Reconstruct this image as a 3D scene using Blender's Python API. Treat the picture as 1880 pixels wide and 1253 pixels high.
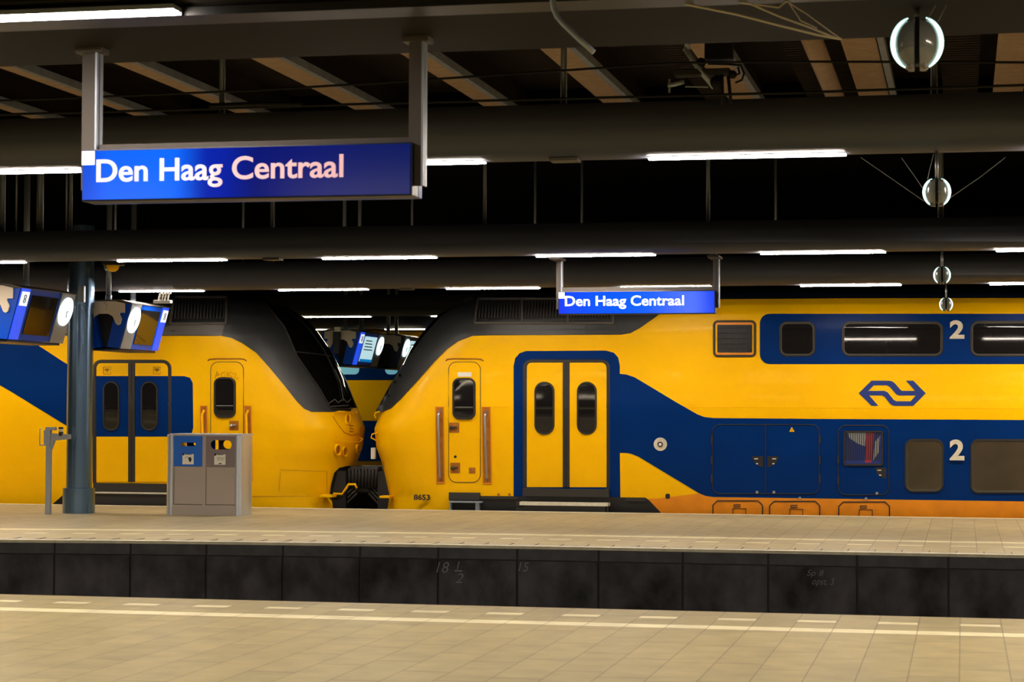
import bpy, bmesh, math, random
import numpy as np
from math import pi, sin, cos, atan, hypot, radians, sqrt
from mathutils import Vector, Matrix, Euler
from mathutils.geometry import tessellate_polygon
random.seed(4)
for o in list(bpy.data.objects): bpy.data.objects.remove(o)
S = bpy.context.scene
COL = S.collection
# ------------------------------------------------------------------ camera
F = 3833.; CX, CY = 940., 626.5; H = 1.70
YAW = atan(828/hypot(F, 123.5)); PITCH = atan(123.5/F); ROLL = .0039
cd = bpy.data.cameras.new('camera'); cam = bpy.data.objects.new('camera', cd); COL.objects.link(cam)
R = Matrix.Rotation(YAW, 4, 'Z') @ Matrix.Rotation(pi/2+PITCH, 4, 'X') @ Matrix.Rotation(ROLL, 4, 'Z')
cam.matrix_world = Matrix.Translation((0, 0, H)) @ R
cd.sensor_width = 36; cd.sensor_fit = 'HORIZONTAL'; cd.lens = 36*F/1880
cd.dof.use_dof = True; cd.dof.focus_distance = 33; cd.dof.aperture_fstop = 7.0
cd.clip_end = 300
S.camera = cam
# ------------------------------------------------------------------ world, exposure
w = bpy.data.worlds.new('night'); S.world = w; w.use_nodes = True
w.node_tree.nodes['Background'].inputs[0].default_value = (.5, .6, 1, 1)
w.node_tree.nodes['Background'].inputs[1].default_value = .004
S.view_settings.view_transform = 'Standard'; S.view_settings.look = 'None'
S.view_settings.gamma = 1; S.view_settings.exposure = 0.0
LED = 175.0          # radiance of the strip lights
LEDCOL = (1, .83, .62)
# lamps of the hall that hang outside the picture, same strips as those in view
def lamp(x, y, z, L=1.6, wd=.09, k=1.0):
    l = bpy.data.lights.new('strip_lamp', 'AREA'); l.shape = 'RECTANGLE'; l.size = L; l.size_y = wd
    l.color = LEDCOL; l.energy = LED*pi*L*wd*k
    o = bpy.data.objects.new('strip_lamp', l); COL.objects.link(o); o.location = (x, y, z)
for y, z in ((3.2, 3.75), (10.3, 3.75)):
    for x in (-16.5, -13.8, -11.1, -8.4, -1.5, 1.2, 3.9, 6.6, 9.3):
        if y < 5 or x < -8 or x > .8: lamp(x, y, z)
for y in (-2.0, 3.2):
    for x in (-5.7, -3.0, -.3): lamp(x, y, 3.75)
for y, xs in ((15.6, (-15, -12.3, -9.6, 1.9, 4.6, 7.3)), (25.38, (-19.5, -16.8, -14.1, 3.9, 6.6, 9.3)), (32.1, (-24, -21, -18.2, 2.4, 5.1, 7.8, 10.5))):
    for x in xs: lamp(x, y, 3.57)

# ------------------------------------------------------------------ projection helpers (measuring the real planes)
Rn = np.array(R.to_3x3())
def rays(pts):
    p = np.array(pts, float).reshape(-1, 2)
    d = np.stack([(p[:, 0]-CX)/F, -(p[:, 1]-CY)/F, -np.ones(len(p))], 1)
    return d @ Rn.T
def Pz(u, v, z):
    d = rays([(u, v)])[0]; t = (z-H)/d[2]; return Vector((d[0]*t, d[1]*t, z))
def Py(u, v, y):
    d = rays([(u, v)])[0]; t = y/d[1]; return Vector((d[0]*t, y, H+d[2]*t))

# ------------------------------------------------------------------ materials
MT = {}
def mat(name, col, rough=.5, metal=0., emis=None, es=0., var=0., vs=6., bump=0., bs=40., coat=0., spec=.5, stretch=(1, 1, 1), alpha=None, trans=0.):
    m = bpy.data.materials.new(name); m.use_nodes = True; MT[name] = m
    nt = m.node_tree; b = nt.nodes['Principled BSDF']
    b.inputs['Base Color'].default_value = (*col, 1); b.inputs['Roughness'].default_value = rough
    b.inputs['Metallic'].default_value = metal; b.inputs['Coat Weight'].default_value = coat
    b.inputs['Specular IOR Level'].default_value = spec
    if trans: b.inputs['Transmission Weight'].default_value = trans
    if emis: b.inputs['Emission Color'].default_value = (*emis, 1); b.inputs['Emission Strength'].default_value = es
    if var or bump:
        tc = nt.nodes.new('ShaderNodeTexCoord'); mp = nt.nodes.new('ShaderNodeMapping'); mp.inputs['Scale'].default_value = stretch
        nt.links.new(tc.outputs['Object'], mp.inputs[0])
    if var:
        n = nt.nodes.new('ShaderNodeTexNoise'); n.inputs['Scale'].default_value = vs; n.inputs['Detail'].default_value = 6
        nt.links.new(mp.outputs[0], n.inputs['Vector'])
        r = nt.nodes.new('ShaderNodeMapRange'); r.inputs[1].default_value = .3; r.inputs[2].default_value = .7
        r.inputs[3].default_value = 1-var; r.inputs[4].default_value = 1+var*.5
        nt.links.new(n.outputs[0], r.inputs[0])
        mx = nt.nodes.new('ShaderNodeVectorMath'); mx.operation = 'SCALE'; mx.inputs[0].default_value = col
        nt.links.new(r.outputs[0], mx.inputs['Scale']); nt.links.new(mx.outputs[0], b.inputs['Base Color'])
    if bump:
        n = nt.nodes.new('ShaderNodeTexNoise'); n.inputs['Scale'].default_value = bs; n.inputs['Detail'].default_value = 4
        nt.links.new(mp.outputs[0], n.inputs['Vector'])
        bp = nt.nodes.new('ShaderNodeBump'); bp.inputs['Strength'].default_value = bump; bp.inputs['Distance'].default_value = .01
        nt.links.new(n.outputs[0], bp.inputs['Height']); nt.links.new(bp.outputs[0], b.inputs['Normal'])
    return m
mat('yellow', (.98, .53, .0), .34, var=.05, vs=1.2, coat=.03, spec=.13)
mat('blue', (.0, .025, .155), .32, var=.12, vs=2, spec=.08)
mat('dkgrey', (.025, .027, .028), .45, var=.1)
mat('roofnavy', (.006, .012, .028), .5)
mat('black', (.008, .008, .009), .5)
mat('rubber', (.02, .018, .016), .5)
mat('wglass', (.010, .009, .009), .03, spec=.4)
mat('wbrown', (.048, .036, .021), .12, var=.35, vs=1.6, spec=.5)
mat('shieldglass', (.004, .0035, .003), .07, coat=.6)
mat('grey', (.10, .09, .08), .5)
mat('vent', (.06, .055, .05), .5, var=.3, vs=9)
mat('white', (.8, .78, .7), .5)
mat('creme', (.62, .58, .47), .55, var=.12, vs=15)
mat('logoblue', (.008, .03, .2), .35)
mat('orangedark', (.80, .26, .0), .45, var=.15, vs=3)
mat('recess', (.42, .14, .004), .6, var=.3, vs=9)
mat('steel', (.42, .43, .45), .32, metal=.85)
mat('pipegrey', (.30, .35, .43), .42, metal=.35)
mat('duct', (.060, .067, .094), .5, spec=.25, var=.12, vs=1.4, stretch=(.3, 1, 1))
mat('soffit', (.016, .014, .012), .8, spec=.08, var=.12, vs=1.2, stretch=(.3, 1, 1))
mat('ceilshade', (.002, .002, .004), .9, spec=.03)  # darkness of the unlit far ceiling put into the colour
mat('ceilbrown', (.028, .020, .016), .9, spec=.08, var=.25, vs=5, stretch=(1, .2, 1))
mat('joist', (.44, .30, .20), .9, spec=.1, var=.3, vs=5, stretch=(2, 14, 1))
mat('joistgrey', (.2, .22, .27), .7, var=.2)
mat('colsteel', (.13, .22, .36), .26, metal=.85, coat=.2)  # blue tint stands for the light of the displays on the steel
mat('binsteel', (.62, .70, .85), .33, metal=.75)
mat('binpanel', (.38, .33, .29), .5)
mat('binblue', (.0, .12, .62), .45)
mat('bingrey', (.20, .16, .17), .5)
mat('signframe', (.085, .075, .068), .6, spec=.2)
mat('wire', (.004, .004, .005), .6, spec=.2)
mat('web', (.60, .54, .42), .6)
mat('caseblue', (.0, .07, .6), .35, spec=.2)
mat('casedark', (.003, .008, .035), .35)
mat('panelgrey', (.28, .30, .32), .45)
mat('clawwhite', (.75, .66, .54), .5)
mat('screen', (.006, .005, .006), .12, coat=.5)
mat('led', (1, 1, 1), .5, emis=(1, .87, .74), es=LED)
mat('led_far', (1, 1, 1), .5, emis=(1, .90, .62), es=LED*.42)
mat('ledclock', (.8, .85, .9), .5, emis=(.80, .95, 1), es=1.25)
mat('numstrip', (.02, .04, .5), .5, emis=(.02, .10, 1.0), es=.8)
mat('numplate', (.8, .85, .9), .5, emis=(.85, .93, 1), es=.85)
mat('screenlit', (.6, .8, .85), .5, emis=(.50, .76, .82), es=.9)
mat('screenlitblue', (.0, .2, .5), .5, emis=(.0, .2, .5), es=.8)
mat('lettering', (.9, .88, .86), .5, emis=(1, .97, .97), es=1.0)
mat('tealwin', (.1, .3, .36), .4, emis=(.12, .33, .40), es=.8)
mat('lampglow', (.8, 1, .95), .4, emis=(.62, 1, .93), es=1.6)
mat('lampdim', (.10, .10, .085), .15, coat=.5, emis=(.25, .24, .18), es=.06)
mat('chalk', (.22, .24, .26), .8)
mat('scratch', (.45, .20, .004), .6)
mat('ink', (.01, .01, .012), .6)
mat('wallpanel', (.056, .055, .064), .55, var=.95, vs=2.6, bump=.15, bs=12, stretch=(1, 1, .7), spec=.3)
mat('wallband', (.062, .064, .072), .6, var=.35, vs=5)
mat('coping', (.72, .68, .50), .7, var=.2, vs=7)
mat('pipered', (.3, .02, .05), .5)
# backlit sign face: the tube behind it shines strongest near tx
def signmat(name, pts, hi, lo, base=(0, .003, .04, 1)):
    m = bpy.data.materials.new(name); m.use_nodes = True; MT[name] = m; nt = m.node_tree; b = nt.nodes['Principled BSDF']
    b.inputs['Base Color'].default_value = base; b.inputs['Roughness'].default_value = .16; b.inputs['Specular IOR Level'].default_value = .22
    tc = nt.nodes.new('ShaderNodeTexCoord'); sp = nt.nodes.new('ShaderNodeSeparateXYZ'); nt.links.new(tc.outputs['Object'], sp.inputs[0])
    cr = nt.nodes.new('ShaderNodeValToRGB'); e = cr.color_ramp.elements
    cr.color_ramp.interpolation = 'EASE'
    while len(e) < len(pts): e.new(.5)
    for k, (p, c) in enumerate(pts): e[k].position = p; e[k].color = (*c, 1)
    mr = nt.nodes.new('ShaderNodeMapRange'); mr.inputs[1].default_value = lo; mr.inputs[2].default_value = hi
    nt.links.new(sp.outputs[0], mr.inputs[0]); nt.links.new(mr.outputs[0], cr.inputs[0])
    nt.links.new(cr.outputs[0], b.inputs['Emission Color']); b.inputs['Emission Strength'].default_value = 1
# paved platform: uv is metres along and across from the edge
def paving(name, col, dash0, dash1, line0, line1, per, phase):
    m = bpy.data.materials.new(name); m.use_nodes = True; MT[name] = m; nt = m.node_tree; b = nt.nodes['Principled BSDF']; L = nt.links.new
    uv = nt.nodes.new('ShaderNodeUVMap'); sp = nt.nodes.new('ShaderNodeSeparateXYZ'); L(uv.outputs[0], sp.inputs[0])
    cb = nt.nodes.new('ShaderNodeCombineXYZ'); 
    def M(op, a, bb=None, c=None):
        n = nt.nodes.new('ShaderNodeMath'); n.operation = op
        for i, x in enumerate((a, bb, c)):
            if x is None: continue
            if isinstance(x, (int, float)): n.inputs[i].default_value = x
            else: L(x, n.inputs[i])
        return n.outputs[0]
    al, ac = sp.outputs[0], sp.outputs[1]
    al2 = M('ADD', al, phase)
    idx = M('FLOOR', M('DIVIDE', al2, per)); frc = M('FRACT', M('DIVIDE', al2, per))
    wn1 = nt.nodes.new('ShaderNodeTexWhiteNoise'); wn1.noise_dimensions = '1D'; L(idx, wn1.inputs['W'])
    LEN = 1.02
    rowp = M('DIVIDE', M('ADD', ac, M('MULTIPLY', wn1.outputs[0], LEN)), LEN)
    ridx = M('FLOOR', rowp); rfr = M('FRACT', rowp)
    colj = M('LESS_THAN', frc, .0052/per*1.6)
    rowj = M('MULTIPLY', M('LESS_THAN', rfr, .034), M('GREATER_THAN', wn1.outputs[0], .12))
    wn2 = nt.nodes.new('ShaderNodeTexWhiteNoise'); wn2.noise_dimensions = '2D'; L(cb.outputs[0], wn2.inputs['Vector'])
    L(idx, cb.inputs[0]); L(ridx, cb.inputs[1])
    tone = nt.nodes.new('ShaderNodeMapRange'); L(wn2.outputs[0], tone.inputs[0]); tone.inputs[3].default_value = .93; tone.inputs[4].default_value = 1.06
    base = nt.nodes.new('ShaderNodeVectorMath'); base.operation = 'SCALE'; base.inputs[0].default_value = col; L(tone.outputs[0], base.inputs['Scale'])
    def rng(x, a, c): return M('MULTIPLY', M('GREATER_THAN', x, a), M('LESS_THAN', x, c))
    fr = M('FRACT', M('DIVIDE', al2, 2*per))
    dash = M('MULTIPLY', rng(ac, dash0, dash1), M('LESS_THAN', fr, .49))
    line = rng(ac, line0, line1)
    msk = M('MAXIMUM', dash, line)
    # a lengthwise joint beside the line and the dashes
    j = M('MAXIMUM', rng(ac, dash0-.012, dash0), M('MAXIMUM', rng(ac, line1, line1+.012), rng(ac, dash1+.15, dash1+.16)))
    wn = nt.nodes.new('ShaderNodeTexNoise'); wn.inputs['Scale'].default_value = 3.5; L(uv.outputs[0], wn.inputs['Vector']); wn.inputs['Detail'].default_value = 6
    wear = nt.nodes.new('ShaderNodeMapRange'); L(wn.outputs[0], wear.inputs[0]); wear.inputs[1].default_value = .3; wear.inputs[2].default_value = .75; wear.inputs[3].default_value = .82; wear.inputs[4].default_value = 1.1
    mx = nt.nodes.new('ShaderNodeMix'); mx.data_type = 'RGBA'; L(msk, mx.inputs[0]); L(base.outputs[0], mx.inputs[6])
    mx.inputs[7].default_value = (.74, .68, .42, 1)
    joint = M('MAXIMUM', colj, M('MULTIPLY', rowj, .6))
    mx1 = nt.nodes.new('ShaderNodeMix'); mx1.data_type = 'RGBA'; L(M('MAXIMUM', M('MULTIPLY', joint, .62), M('MULTIPLY', j, .45)), mx1.inputs[0]); L(mx.outputs[2], mx1.inputs[6]); mx1.inputs[7].default_value = (.08, .06, .04, 1)
    sc = nt.nodes.new('ShaderNodeVectorMath'); sc.operation = 'SCALE'; L(mx1.outputs[2], sc.inputs[0]); L(wear.outputs[0], sc.inputs['Scale'])
    L(sc.outputs[0], b.inputs['Base Color']); b.inputs['Roughness'].default_value = .5
    bp = nt.nodes.new('ShaderNodeBump'); bp.inputs['Strength'].default_value = .25; bp.inputs['Distance'].default_value = .01
    fn = nt.nodes.new('ShaderNodeTexNoise'); fn.inputs['Scale'].default_value = 9; L(uv.outputs[0], fn.inputs['Vector'])
    hh = M('SUBTRACT', fn.outputs[0], M('MULTIPLY', joint, .6)); L(hh, bp.inputs['Height']); L(bp.outputs[0], b.inputs['Normal'])
paving('paving_near', (.35, .288, .120), .52, .68, 1.14, 1.40, .32, .03)
paving('paving_far', (.41, .345, .19), 1.42, 1.58, 2.2, 2.52, .32, .16)

# ------------------------------------------------------------------ mesh helpers
def obj(name, bm, mats, parent=None, smooth=False, **kw):
    me = bpy.data.meshes.new(name)
    if isinstance(bm, tuple): me.from_pydata([tuple(v) for v in bm[0]], [], bm[1])
    else:
        bm.normal_update(); bm.to_mesh(me); bm.free()
    for m in (mats if isinstance(mats, (list, tuple)) else [mats]): me.materials.append(MT[m])
    if smooth:
        for p in me.polygons: p.use_smooth = True
    o = bpy.data.objects.new(name, me); COL.objects.link(o)
    if parent is not None:
        o.parent = parent; q = parent
        off = Vector((0, 0, 0))
        while q is not None: off += q.location; q = q.parent
        o.location = -off
    tag(o, **kw); return o
def tag(o, label=None, cat=None, group=None, kind=None):
    if label: o['label'] = label
    if cat: o['category'] = cat
    if group: o['group'] = group
    if kind: o['kind'] = kind
def thing(name, loc, label, cat, group=None):
    o = bpy.data.objects.new(name, None); COL.objects.link(o); o.location = loc; o.empty_display_size = .2
    tag(o, label, cat, group); return o
def NB(): return bmesh.new()
def box(bm, x0, x1, y0, y1, z0, z1, mi=0, bev=0):
    vs = [bm.verts.new((x, y, z)) for x in (x0, x1) for y in (y0, y1) for z in (z0, z1)]
    fs = [bm.faces.new([vs[i] for i in q]) for q in ((0, 1, 3, 2), (4, 6, 7, 5), (0, 4, 5, 1), (2, 3, 7, 6), (0, 2, 6, 4), (1, 5, 7, 3))]
    for f in fs: f.material_index = mi
    if bev:
        es = list({e for f in fs for e in f.edges})
        r = bmesh.ops.bevel(bm, geom=es, offset=bev, segments=2, affect='EDGES', profile=.6)
        for f in r['faces']: f.material_index = mi
    return bm
def tube(bm, pts, r, n=10, mi=0, cap=True):
    pts = [Vector(p) for p in pts]; rings = []
    rr = r if isinstance(r, (list, tuple)) else [r]*len(pts)
    up = None
    for i, p in enumerate(pts):
        t = (pts[min(i+1, len(pts)-1)]-pts[max(i-1, 0)]).normalized()
        if up is None:
            up = Vector((0, 0, 1)) if abs(t.z) < .9 else Vector((1, 0, 0))
        a = t.cross(up).normalized(); b = a.cross(t).normalized(); up = b
        rings.append([bm.verts.new(p+(a*cos(2*pi*k/n)+b*sin(2*pi*k/n))*rr[i]) for k in range(n)])
    for A, B in zip(rings, rings[1:]):
        for k in range(n):
            f = bm.faces.new((A[k], A[(k+1) % n], B[(k+1) % n], B[k])); f.material_index = mi; f.smooth = n > 6
    if cap:
        for q in (rings[0][::-1], rings[-1]): f = bm.faces.new(q); f.material_index = mi
    return bm
def prism_y(bm, poly, y0, y1, mi=0):      # poly in x,z
    A = [bm.verts.new((x, y0, z)) for x, z in poly]; B = [bm.verts.new((x, y1, z)) for x, z in poly]; n = len(poly)
    bm.faces.new(A).material_index = mi; bm.faces.new(B[::-1]).material_index = mi
    for k in range(n): bm.faces.new((A[k], B[k], B[(k+1) % n], A[(k+1) % n])).material_index = mi
    return bm
def prism_x(bm, poly, x0, x1, mi=0, smooth=False):      # poly in y,z
    A = [bm.verts.new((x0, y, z)) for y, z in poly]; B = [bm.verts.new((x1, y, z)) for y, z in poly]; n = len(poly)
    bm.faces.new(A).material_index = mi; bm.faces.new(B[::-1]).material_index = mi
    for k in range(n):
        f = bm.faces.new((A[k], B[k], B[(k+1) % n], A[(k+1) % n])); f.material_index = mi; f.smooth = smooth
    return bm
def prism_z(bm, poly, z0, z1, mi=0, smooth=False):
    A = [bm.verts.new((x, y, z0)) for x, y in poly]; B = [bm.verts.new((x, y, z1)) for x, y in poly]; n = len(poly)
    bm.faces.new(A[::-1]).material_index = mi; bm.faces.new(B).material_index = mi
    if smooth: A = [bm.verts.new(v.co) for v in A]; B = [bm.verts.new(v.co) for v in B]
    for k in range(n):
        f = bm.faces.new((A[k], A[(k+1) % n], B[(k+1) % n], B[k])); f.material_index = mi; f.smooth = smooth
    return bm
def rrect(x0, y0, x1, y1, r, n=6):
    r = min(r, (x1-x0)/2, (y1-y0)/2) if not isinstance(r, tuple) else r
    rs = r if isinstance(r, tuple) else (r,)*4
    out = []
    for (cx, cy, a0), q in zip(((x1, y0, -90), (x1, y1, 0), (x0, y1, 90), (x0, y0, 180)), rs):
        sx = -1 if cx == x1 else 1; sy = -1 if cy == y1 else 1
        ox, oy = cx+sx*q, cy+sy*q
        for k in range(n+1):
            a = radians(a0+90*k/n); out.append((ox+q*cos(a), oy+q*sin(a)))
    return out
def ellipse(cx, cy, rx, ry, n=24): return [(cx+rx*cos(2*pi*k/n), cy+ry*sin(2*pi*k/n)) for k in range(n)]
def text(name, s, x0, x1, z0, z1, y, m, parent, bold=.0, shear=0, **kw):   # lettering on a plane that faces -y
    cu = bpy.data.curves.new(name, 'FONT'); cu.body = s; cu.offset = bold; cu.extrude = .004; cu.shear = shear; cu.resolution_u = 6
    t = bpy.data.objects.new('tmp', cu); COL.objects.link(t); bpy.context.view_layer.update()
    me = bpy.data.meshes.new_from_object(t.evaluated_get(bpy.context.evaluated_depsgraph_get()))
    bpy.data.objects.remove(t)
    xs = [v.co.x for v in me.vertices]; ys = [v.co.y for v in me.vertices]
    a, b, c, d = min(xs), max(xs), min(ys), max(ys)
    vs = [(x0+(v.co.x-a)/(b-a)*(x1-x0), y-v.co.z, z0+(v.co.y-c)/(d-c)*(z1-z0)) for v in me.vertices]
    fs = [tuple(p.vertices) for p in me.polygons]
    return obj(name, (vs, fs), m, parent, **kw)

# ------------------------------------------------------------------ the hall
def edge_far(x): return 25.22 - (.012*max(0, -5-x)**2 if x > -22 else .012*17**2)
def platform(name, e0, e1, mname, x0=-40, x1=12, front=True):
    bm = NB(); uvl = bm.loops.layers.uv.new('UVMap'); prev = None; n = 104
    for i in range(n+1):
        x = x0+(x1-x0)*i/n; a, b = e0(x), e1(x)
        row = [bm.verts.new((x, a, -.9)), bm.verts.new((x, a, 0)), bm.verts.new((x, b, 0)), bm.verts.new((x, b, -.9))]
        uvs = [(x, -.9), (x, 0), (x, abs(b-a)), (x, abs(b-a)+.9)]
        if prev:
            for k in range(3):
                f = bm.faces.new((prev[0][k], row[k], row[k+1], prev[0][k+1]))
                for l, q in zip(f.loops, (prev[1][k], uvs[k], uvs[k+1], prev[1][k+1])): l[uvl].uv = q
        prev = (row, uvs)
    bmesh.ops.recalc_face_normals(bm, faces=bm.faces)
    for f in bm.faces:
        if abs(f.normal.z) < .5: f.material_index = 1
    return obj(name, bm, [mname, 'black'], kind='structure')
platform('floor', lambda x: 17.55, lambda x: -8., 'paving_near')
fl = platform('floor', lambda x: edge_far(x)+.0, lambda x: 33.72, 'paving_far')
platform('floor', lambda x: 41.5, lambda x: 49.9, 'paving_far', -60, 20)
obj('floor', box(NB(), -60, 20, -8, 62, -1.1, -.9), 'black', kind='structure')
# coping strip and dark slot along the far platform edge
bm = NB(); n = 80
for (o0, o1, z0, z1, mi) in ((-.035, .10, -.03, .006, 0), (.16, .22, -.01, .004, 1)):
    A = []
    for i in range(n+1):
        x = -30+38*i/n; e = edge_far(x); A.append([bm.verts.new((x, e+o, z)) for o, z in ((o0, z0), (o0, z1), (o1, z1), (o1, z0))])
    for p, q in zip(A, A[1:]):
        for k in range(4): bm.faces.new((p[k], q[k], q[(k+1) % 4], p[(k+1) % 4])).material_index = mi
for i in range(110):
    x = -26+i*.32; e = edge_far(x); box(bm, x, x+.008, e+.09, e+.5, .0, .005, 2)
box(bm, -20, 6, 33.60, 33.72, .0, .006, 0)
obj('trim_1', bm, ['coping', 'pipegrey', 'ink'], kind='structure')
# retaining wall slabs below the edge
seams = [48, 190, 333, 479, 627, 777, 929, 1085, 1245, 1406, 1572, 1741]
xs = [Pz(u, 1000+u*.011, 0).x for u in seams]; xs = [xs[0]-1.02*k for k in range(8, 0, -1)]+xs+[xs[-1]+1.0*k for k in range(1, 5)]
bm = NB()
for a, b in zip(xs, xs[1:]):
    for o_, z0_, z1_, mi_ in ((.02, -.165, -.032, 1), (.03, -.9, -.18, 0)):
        xa_, xb_ = a+.014, b-.014
        prism_z(bm, [(xa_, edge_far(a)-o_), (xb_, edge_far(b)-o_), (xb_, edge_far(b)+.15), (xa_, edge_far(a)+.15)], z0_, z1_, mi_)
wl = obj('wall_platform', bm, ['wallpanel', 'wallband'], kind='structure')
def chalk(s, u0, v0, u1, v1, nm='chalk_writing', sh=.25):
    a, b = Py(u0, v1, 25.15), Py(u1, v0, 25.15); y = edge_far((a.x+b.x)/2)-.036
    text(nm, s, a.x, b.x, a.z, b.z, y, 'chalk', wl, bold=-.012, shear=sh)
chalk('Sp 8', 1481, 1048, 1512, 1061); chalk('opst. 3', 1491, 1063, 1531, 1078)
chalk('18', 801, 1033, 824, 1052); chalk('1', 838, 1032, 843, 1046); chalk('2', 836, 1054, 850, 1071); chalk('-', 834, 1048, 848, 1050, sh=0)
chalk('15', 951, 1034, 970, 1050)

# ceiling: far slab coloured black as unlit, brown boards with pale joists above the nearest track
obj('ceiling', box(NB(), -50, 15, 21.5, 62, 5.6, 5.7), 'ceilshade', kind='structure')
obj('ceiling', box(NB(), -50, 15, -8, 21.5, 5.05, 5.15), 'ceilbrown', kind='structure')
ends = [(24-248, 24-200), (0, 45), (221, 272), (468, 532), (741, 792), (995, 1054), (1265, 1323), (1543, 1608), (1833, 1898)]
vv = [130, 125, 121, 111, 102, 93, 85, 74, 63]
for k, ((a, b), v) in enumerate(zip(ends, vv)):
    xa, xb = Pz(a, v, 4.72).x, Pz(b, v, 4.72).x
    bm = box(NB(), xa, xb, 12.5, 21.4, 4.72, 4.745, 0); box(bm, xa+.03, xb-.03, 12.5, 21.4, 4.745, 5.05, 2)  # web in the dark board colour, standing for the shaded joist sides
    box(bm, xb+.02, xb+.075, 12.5, 21.4, 4.68, 4.75, 1)
    obj('trim_%d' % (k+2), bm, ['joist', 'joistgrey', 'ceilbrown'], kind='structure')
xa, xb = Pz(1430, 78, 4.72).x, Pz(1520, 76, 4.72).x
bm = NB()
for u0, u1 in ((1430, 1543), (1205, 1265), (1725, 1800)):
    xa, xb = Pz(u0, 80, 4.8).x, Pz(u1, 80, 4.8).x
    for i in range(50): box(bm, xa, xb, 15.2+i*.12, 15.26+i*.12, 4.83, 4.86)
obj('trim_11', bm, 'ceilbrown', kind='structure')
x = Pz(1492, 78, 4.65).x
obj('ceiling_pipe', tube(NB(), [(x, 12.5, 4.66), (x, 21.4, 4.66)], .085, 14), 'joist', label='pale pipe under the slatted ceiling beside the catenary gear', cat='pipe')
obj('wall_ceiling', box(NB(), -50, 15, 21.4, 21.5, 4.6, 5.7), 'ceilshade', kind='structure')
obj('wall_back', box(NB(), -50, 15, 56, 56.2, -1, 5.7), 'ceilshade', kind='structure')

# roof beams (ducts) along the tracks
def duct(y, z, hw, hh, nm):
    pf = []
    for k in range(25):
        a = pi+pi*k/24; pf.append((y+hw*(abs(cos(a))**.75)*(1 if cos(a) > 0 else -1), z+hh*.62*(1-abs(sin(a))**.8)))
    pf = pf[::1]+[(y+hw, z+hh), (y-hw, z+hh)]
    bm = prism_x(NB(), pf, -45 if y > 20 else -25, 12, 0, smooth=True)
    return obj(nm, bm, 'duct', kind='structure')
for i, (y, hh) in enumerate(((15.58, .36), (25.38, .36), (32.1, .42), (41.7, .42), (48.5, .42))): duct(y, 3.6, .42, hh, 'trim_%d' % (12+i))
y0 = Pz(160, 20, 3.8).y; y1 = Pz(500, 106, 3.8).y
bm = box(NB(), -20, 8, y0+.12, y1, 3.8, 4.5, 0); box(bm, -20, 8, y0+.10, y0+.36, 3.775, 3.82, 1); box(bm, -20, 8, y0-.1, y0+.1, 3.84, 3.95, 0)
obj('trim_17', bm, ['soffit', 'black'], kind='structure')

# ------------------------------------------------------------------ strip lights
def strip(xa, xb, y, z, label, group, wd=.035):
    lm = 'led_far' if y > 40 else 'led'
    r = thing('strip_light', ((xa+xb)/2, y, z), label, 'strip light', group)
    bm = box(NB(), xa-.01, xb+.01, y-wd-.012, y+wd+.012, z-.005, z+.02, 0)
    box(bm, xa-.01, xb+.01, y+wd+.008, y+wd+.016, z-.018, z+.0, 0)  # far lip added to cut the light on the train tops
    obj('housing', bm, 'pipegrey', r)
    pf = [(y+wd*cos(a), z-.003-.019*sin(a)) for a in [pi*k/6 for k in range(7)]]
    obj('diffuser', prism_x(NB(), pf, xa, xb), lm, r)
ords = ['leftmost', 'second from the left', 'third from the left', 'fourth from the left', 'fifth from the left', 'rightmost']
rows = [('big blurred strip light at the top left corner, under the nearest brown beam', 10.3, 3.79, [(-330, 322, 15)], .05),
        ('strip light under the beam behind the large station sign', 15.58, 3.6, [(-310, 145, 313), (505, 888, 302), (1192, 1551, 287), (1905, 2255, 271)], .038),
        ('strip light under the beam that holds the small station sign', 25.38, 3.6, [(-160, 45, 482), (217, 414, 478), (593, 800, 473), (985, 1202, 468), (1397, 1625, 463), (1830, 2060, 459)], .04),
        ('strip light under the beam just in front of the trains', 32.1, 3.6, [(-60, 90, 540), (220, 373, 535), (512, 675, 532), (820, 990, 529), (1140, 1306, 526), (1470, 1654, 523), (1818, 2010, 521)], .04),
        ('strip light under the first beam seen in the gap between the trains', 41.7, 3.6, [(554, 680, 581), (792, 925, 579)], .04),
        ('strip light under the farthest beam seen in the gap between the trains', 48.5, 3.6, [(480, 602, 606), (707, 782, 604)], .04)]
for lb, y, z, segs, wd in rows:
    for k, (a, b, v) in enumerate(segs):
        n = len(segs); l = lb if n == 1 else '%s, %s' % (lb, (ords[k] if k < n-1 else 'rightmost') if n > 2 else ('left one', 'right one')[k])
        strip(Py(a, v, y).x, Py(b, v, y).x, y, z, l, None if n == 1 else lb.replace('strip light', 'strip lights'), wd)

# hanger rods holding the beams
def rod(u, v, y, z0, z1, r, label, cat='rod', group=None, name='hanger_rod', m='pipegrey'):
    x = Py(u, v, y).x
    bm = tube(NB(), [(x, y, z0), (x, y, z1)], r, 12)
    tube(bm, [(x, y, z0), (x, y, z0+.03)], r*1.5, 12)
    return obj(name, bm, m, label=label, cat=cat, group=group)
for u, lb in ((408, 'between the large sign posts'), (1035, 'below the bent conduit'), (1715, 'directly behind the nearest double lamp')):
    rod(u, 160, 15.7, 3.9, 5.05, .024, 'thin grey hanger rod above the second beam, '+lb, group='hanger rods above the second beam')
for u, rr, lb in ((5, .038, 'at the left edge'), (30, .012, 'thin one near the left edge'), (74, .045, 'thickest, left of the large sign'), (122, .012, 'thin one left of the large sign'), (130, .024, 'just left of the large sign'), (500, .022, 'below the large station sign'), (890, .022, 'right of the large sign'), (1300, .024, 'in the middle, below the long strip light'), (1727, .034, 'behind the second double lamp')):
    rod(u, 360, 25.4, 3.9, 5.6, rr, 'grey hanger rod down to the third beam, '+lb, group='hanger rods above the third beam')
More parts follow.
